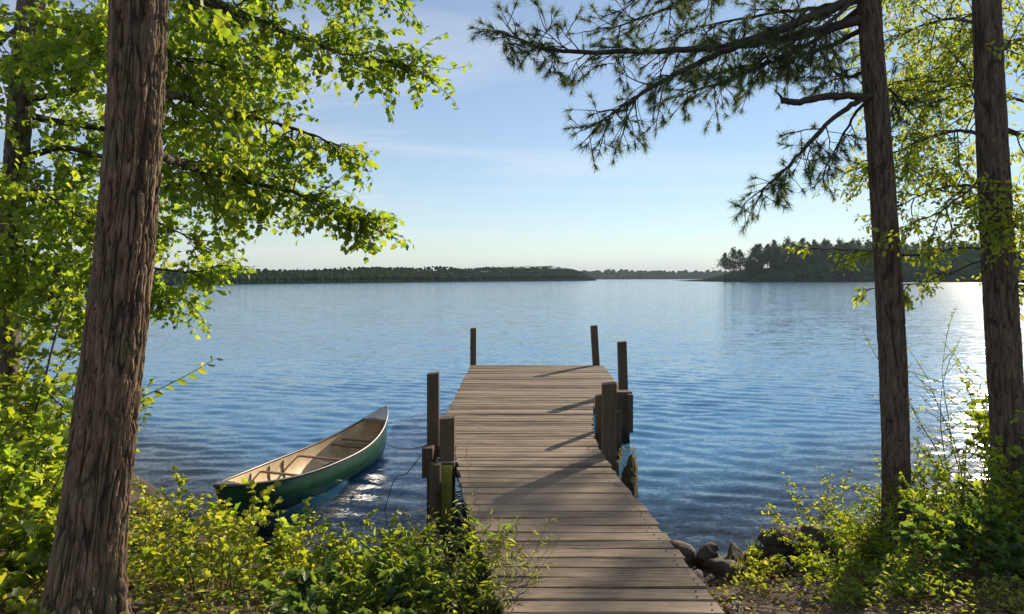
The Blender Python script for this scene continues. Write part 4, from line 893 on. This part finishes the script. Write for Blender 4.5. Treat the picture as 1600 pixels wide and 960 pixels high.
# sapling stem and the sprig past the trunk
p0 = at(38, 740, 5.6); p0.z = gz(p0.x, 5.6)
sap = empty('sapling', p0[:], 'thin bare stemmed sapling leaning right beside the big trunk', 'sapling')
mb = MB(); PP = smooth_poly([p0 - Vector((0, 0, 0.05)), at(48, 680, 5.6), at(68, 600, 5.6), at(88, 520, 5.65), at(108, 455, 5.7)], 5); mb.tube(PP, [0.014 - 0.009 * i / (len(PP) - 1) for i in range(len(PP))], 6)
P2 = smooth_poly([at(70, 610, 5.6), at(110, 640, 5.8), at(180, 636, 6.0), at(245, 610, 5.9), at(295, 585, 5.8), at(338, 560, 5.7)], 5); mb.tube(P2, [0.008 - 0.0062 * i / (len(P2) - 1) for i in range(len(P2))], 5)
mb.build('stem', M['stem'], sap, True); PL, DL, SL = [], [], []; r5 = random.Random(12)
for i in range(24):
    q, tn = poly_eval(P2, 0.2 + 0.8 * i / 23); s = 1 if i % 2 else -1; dl = tn * 0.5 + Vector((0.1 * s, 0.5 * s, -0.5 if i % 2 else 0.2)); PL.append(q[:]); DL.append(dl[:]); SL.append(r5.uniform(0.06, 0.095))
for i in range(60):
    q, tn = poly_eval(PP, r5.uniform(0.45, 1)); dl = rdir(r5); PL.append((q + dl * r5.uniform(0, 0.18))[:]); DL.append(dl[:]); SL.append(r5.uniform(0.04, 0.07))
foliage('leaves', OVAL, PL, DL, SL, M['shrub'], sap, np.random.default_rng(7), 0.3)
# grass tufts
def tuft(px, Y, n, h, label, seed):
    rg = np.random.default_rng(seed); x = (px - 800) * Y / F; z = gz(x, Y); e = empty('grass_tuft', (x, Y, z), label, 'grass')
    a = rg.uniform(0, 6.28, n); r = rg.uniform(0, 0.12, n); foliage('blades', BLADE, np.stack([x + r * np.cos(a), Y + r * np.sin(a), np.full(n, z - 0.01)], 1), np.stack([np.cos(a) * 0.25, np.sin(a) * 0.25, np.full(n, 1.0)], 1), rg.uniform(0.5, 1.1, n) * h, M['grass'], e, rg, 0)
for k, (px, Y, n, h, lab) in enumerate(((642, 5.5, 40, 0.32, 'thin grass tuft at the waterline left of the mossy post'), (668, 5.3, 50, 0.30, 'grass tuft at the foot of the mossy post'), (1190, 5.6, 40, 0.22, 'short pale grass tuft at the left end of the rock pile'), (1150, 5.4, 30, 0.14, 'tiny grass tuft beside the shore rocks'), (785, 3.6, 50, 0.22, 'grass tuft at the bottom of the left dock edge'), (1235, 5.95, 40, 0.24, 'sparse grass tuft behind the rock pile'))):
    tuft(px, Y, n, h, lab, 60 + k)

# ground cover and leaf litter: more than anyone could count
def cover(name, n, xr, yr, dens, size, tpl, mat, hgt, label, cat, seed, up=1.2, exclude=True):
    rg = np.random.default_rng(seed); x = rg.uniform(*xr, n); y = rg.uniform(*yr, n); d = np.interp(x, SHX, SHY) - y
    keep = (d > 0.15) & (rg.random(n) < dens(x, y))
    if exclude:
        le = np.array([edge(LT, q) if q < 13 else 0 for q in y]); re_ = np.array([edge(RT, q) if q < 13 else 0 for q in y]); keep &= ~((x > le - 0.03) & (x < re_ + 0.03))
    x, y = x[keep], y[keep]; m_ = 9
    z = ground_z(x, y); hh = hgt * rg.uniform(0.15, 1, len(x)) * (0.5 + fbm(x * 2.2, y * 2.2, 31, 2))
    P = np.stack([x, y, z + hh], 1)[:, None, :] + rg.normal(size=(len(x), m_, 3)) * np.array([0.045, 0.045, 0.018]) * (1 if hgt > 0.03 else 0.7)
    P = P.reshape(-1, 3); P[:, 2] = np.maximum(P[:, 2], ground_z(P[:, 0], P[:, 1]) + 0.004); D = norm(rg.normal(size=P.shape) * np.array([1, 1, 0.35]))
    o = foliage(name, tpl, P, D, rg.uniform(*size, len(P)), mat, None, rg, up); tag(o, label, cat, kind='stuff'); return len(P)
patch = lambda x, y: sstep(0.36, 0.55, fbm(x * 1.3, y * 1.3, 77, 3))
NG = cover('ground_cover', 6500, (-6.5, -0.1), (2.6, 9.5), lambda x, y: 0.25 + 0.75 * patch(x, y), (0.025, 0.05), OVAL, M['shrub'], 0.14, 'low leafy ground cover on the left bank', 'ground cover', 1)
NG += cover('ground_cover', 1800, (-6, -0.2), (2.8, 7.5), lambda x, y: patch(x + 5, y), (0.03, 0.06), MAPLE, M['shrub_yellow'], 0.17, 'yellow leaved ground cover on the left bank', 'ground cover', 2)
NG += cover('ground_cover', 7500, (1.5, 8), (3.3, 9), lambda x, y: sstep(1.3, 2.2, x) * sstep(3.55, 4.3, y) * (1 - 0.85 * sstep(0.75, 0.35, np.hypot(x - 2.2, (y - 5.45) * 1.3))) * (0.2 + 0.8 * patch(x, y)), (0.025, 0.05), OVAL, M['shrub'], 0.15, 'low leafy ground cover on the right bank', 'ground cover', 3)
NG += cover('ground_cover', 1500, (1.2, 5), (3.4, 6.5), lambda x, y: patch(x + 9, y), (0.02, 0.04), OVAL, M['shrub_yellow'], 0.10, 'yellow speckled ground cover on the right bank', 'ground cover', 4)
NG += cover('leaf_litter', 5200, (-6, 6), (2.2, 7), lambda x, y: 1.0 + 0 * x, (0.018, 0.05), OVAL, M['dry'], 0.012, 'dry brown leaves lying over the banks', 'leaf litter', 5)
rt5 = random.Random(5); tm = MB()
for k in range(900):
    x = rt5.uniform(-5, 5.5); y = rt5.uniform(3.0, 6.3); 
    if edge(LT, y) - 0.05 < x < edge(RT, y) + 0.05 or np.interp(x, SHX, SHY) - y < 0.1: continue
    a = rt5.uniform(0, 6.28); l = rt5.uniform(0.04, 0.22); z = gz(x, y) + 0.01; x2 = x + l * math.cos(a); y2 = y + l * math.sin(a)
    tm.tube([(x, y, z), ((x + x2) / 2, (y + y2) / 2, z + 0.012), (x2, y2, gz(x2, y2) + 0.01)], [0.004, 0.003, 0.0015], 4, False)
tag(tm.build('fallen_twigs', plain('dead_twig', (0.22, 0.16, 0.11), 0.9, 0, 0.5, 30)), 'dead twigs scattered on the banks', 'twigs', kind='stuff')
print('leaves', NL, 'tufts', NT, 'ground', NG)
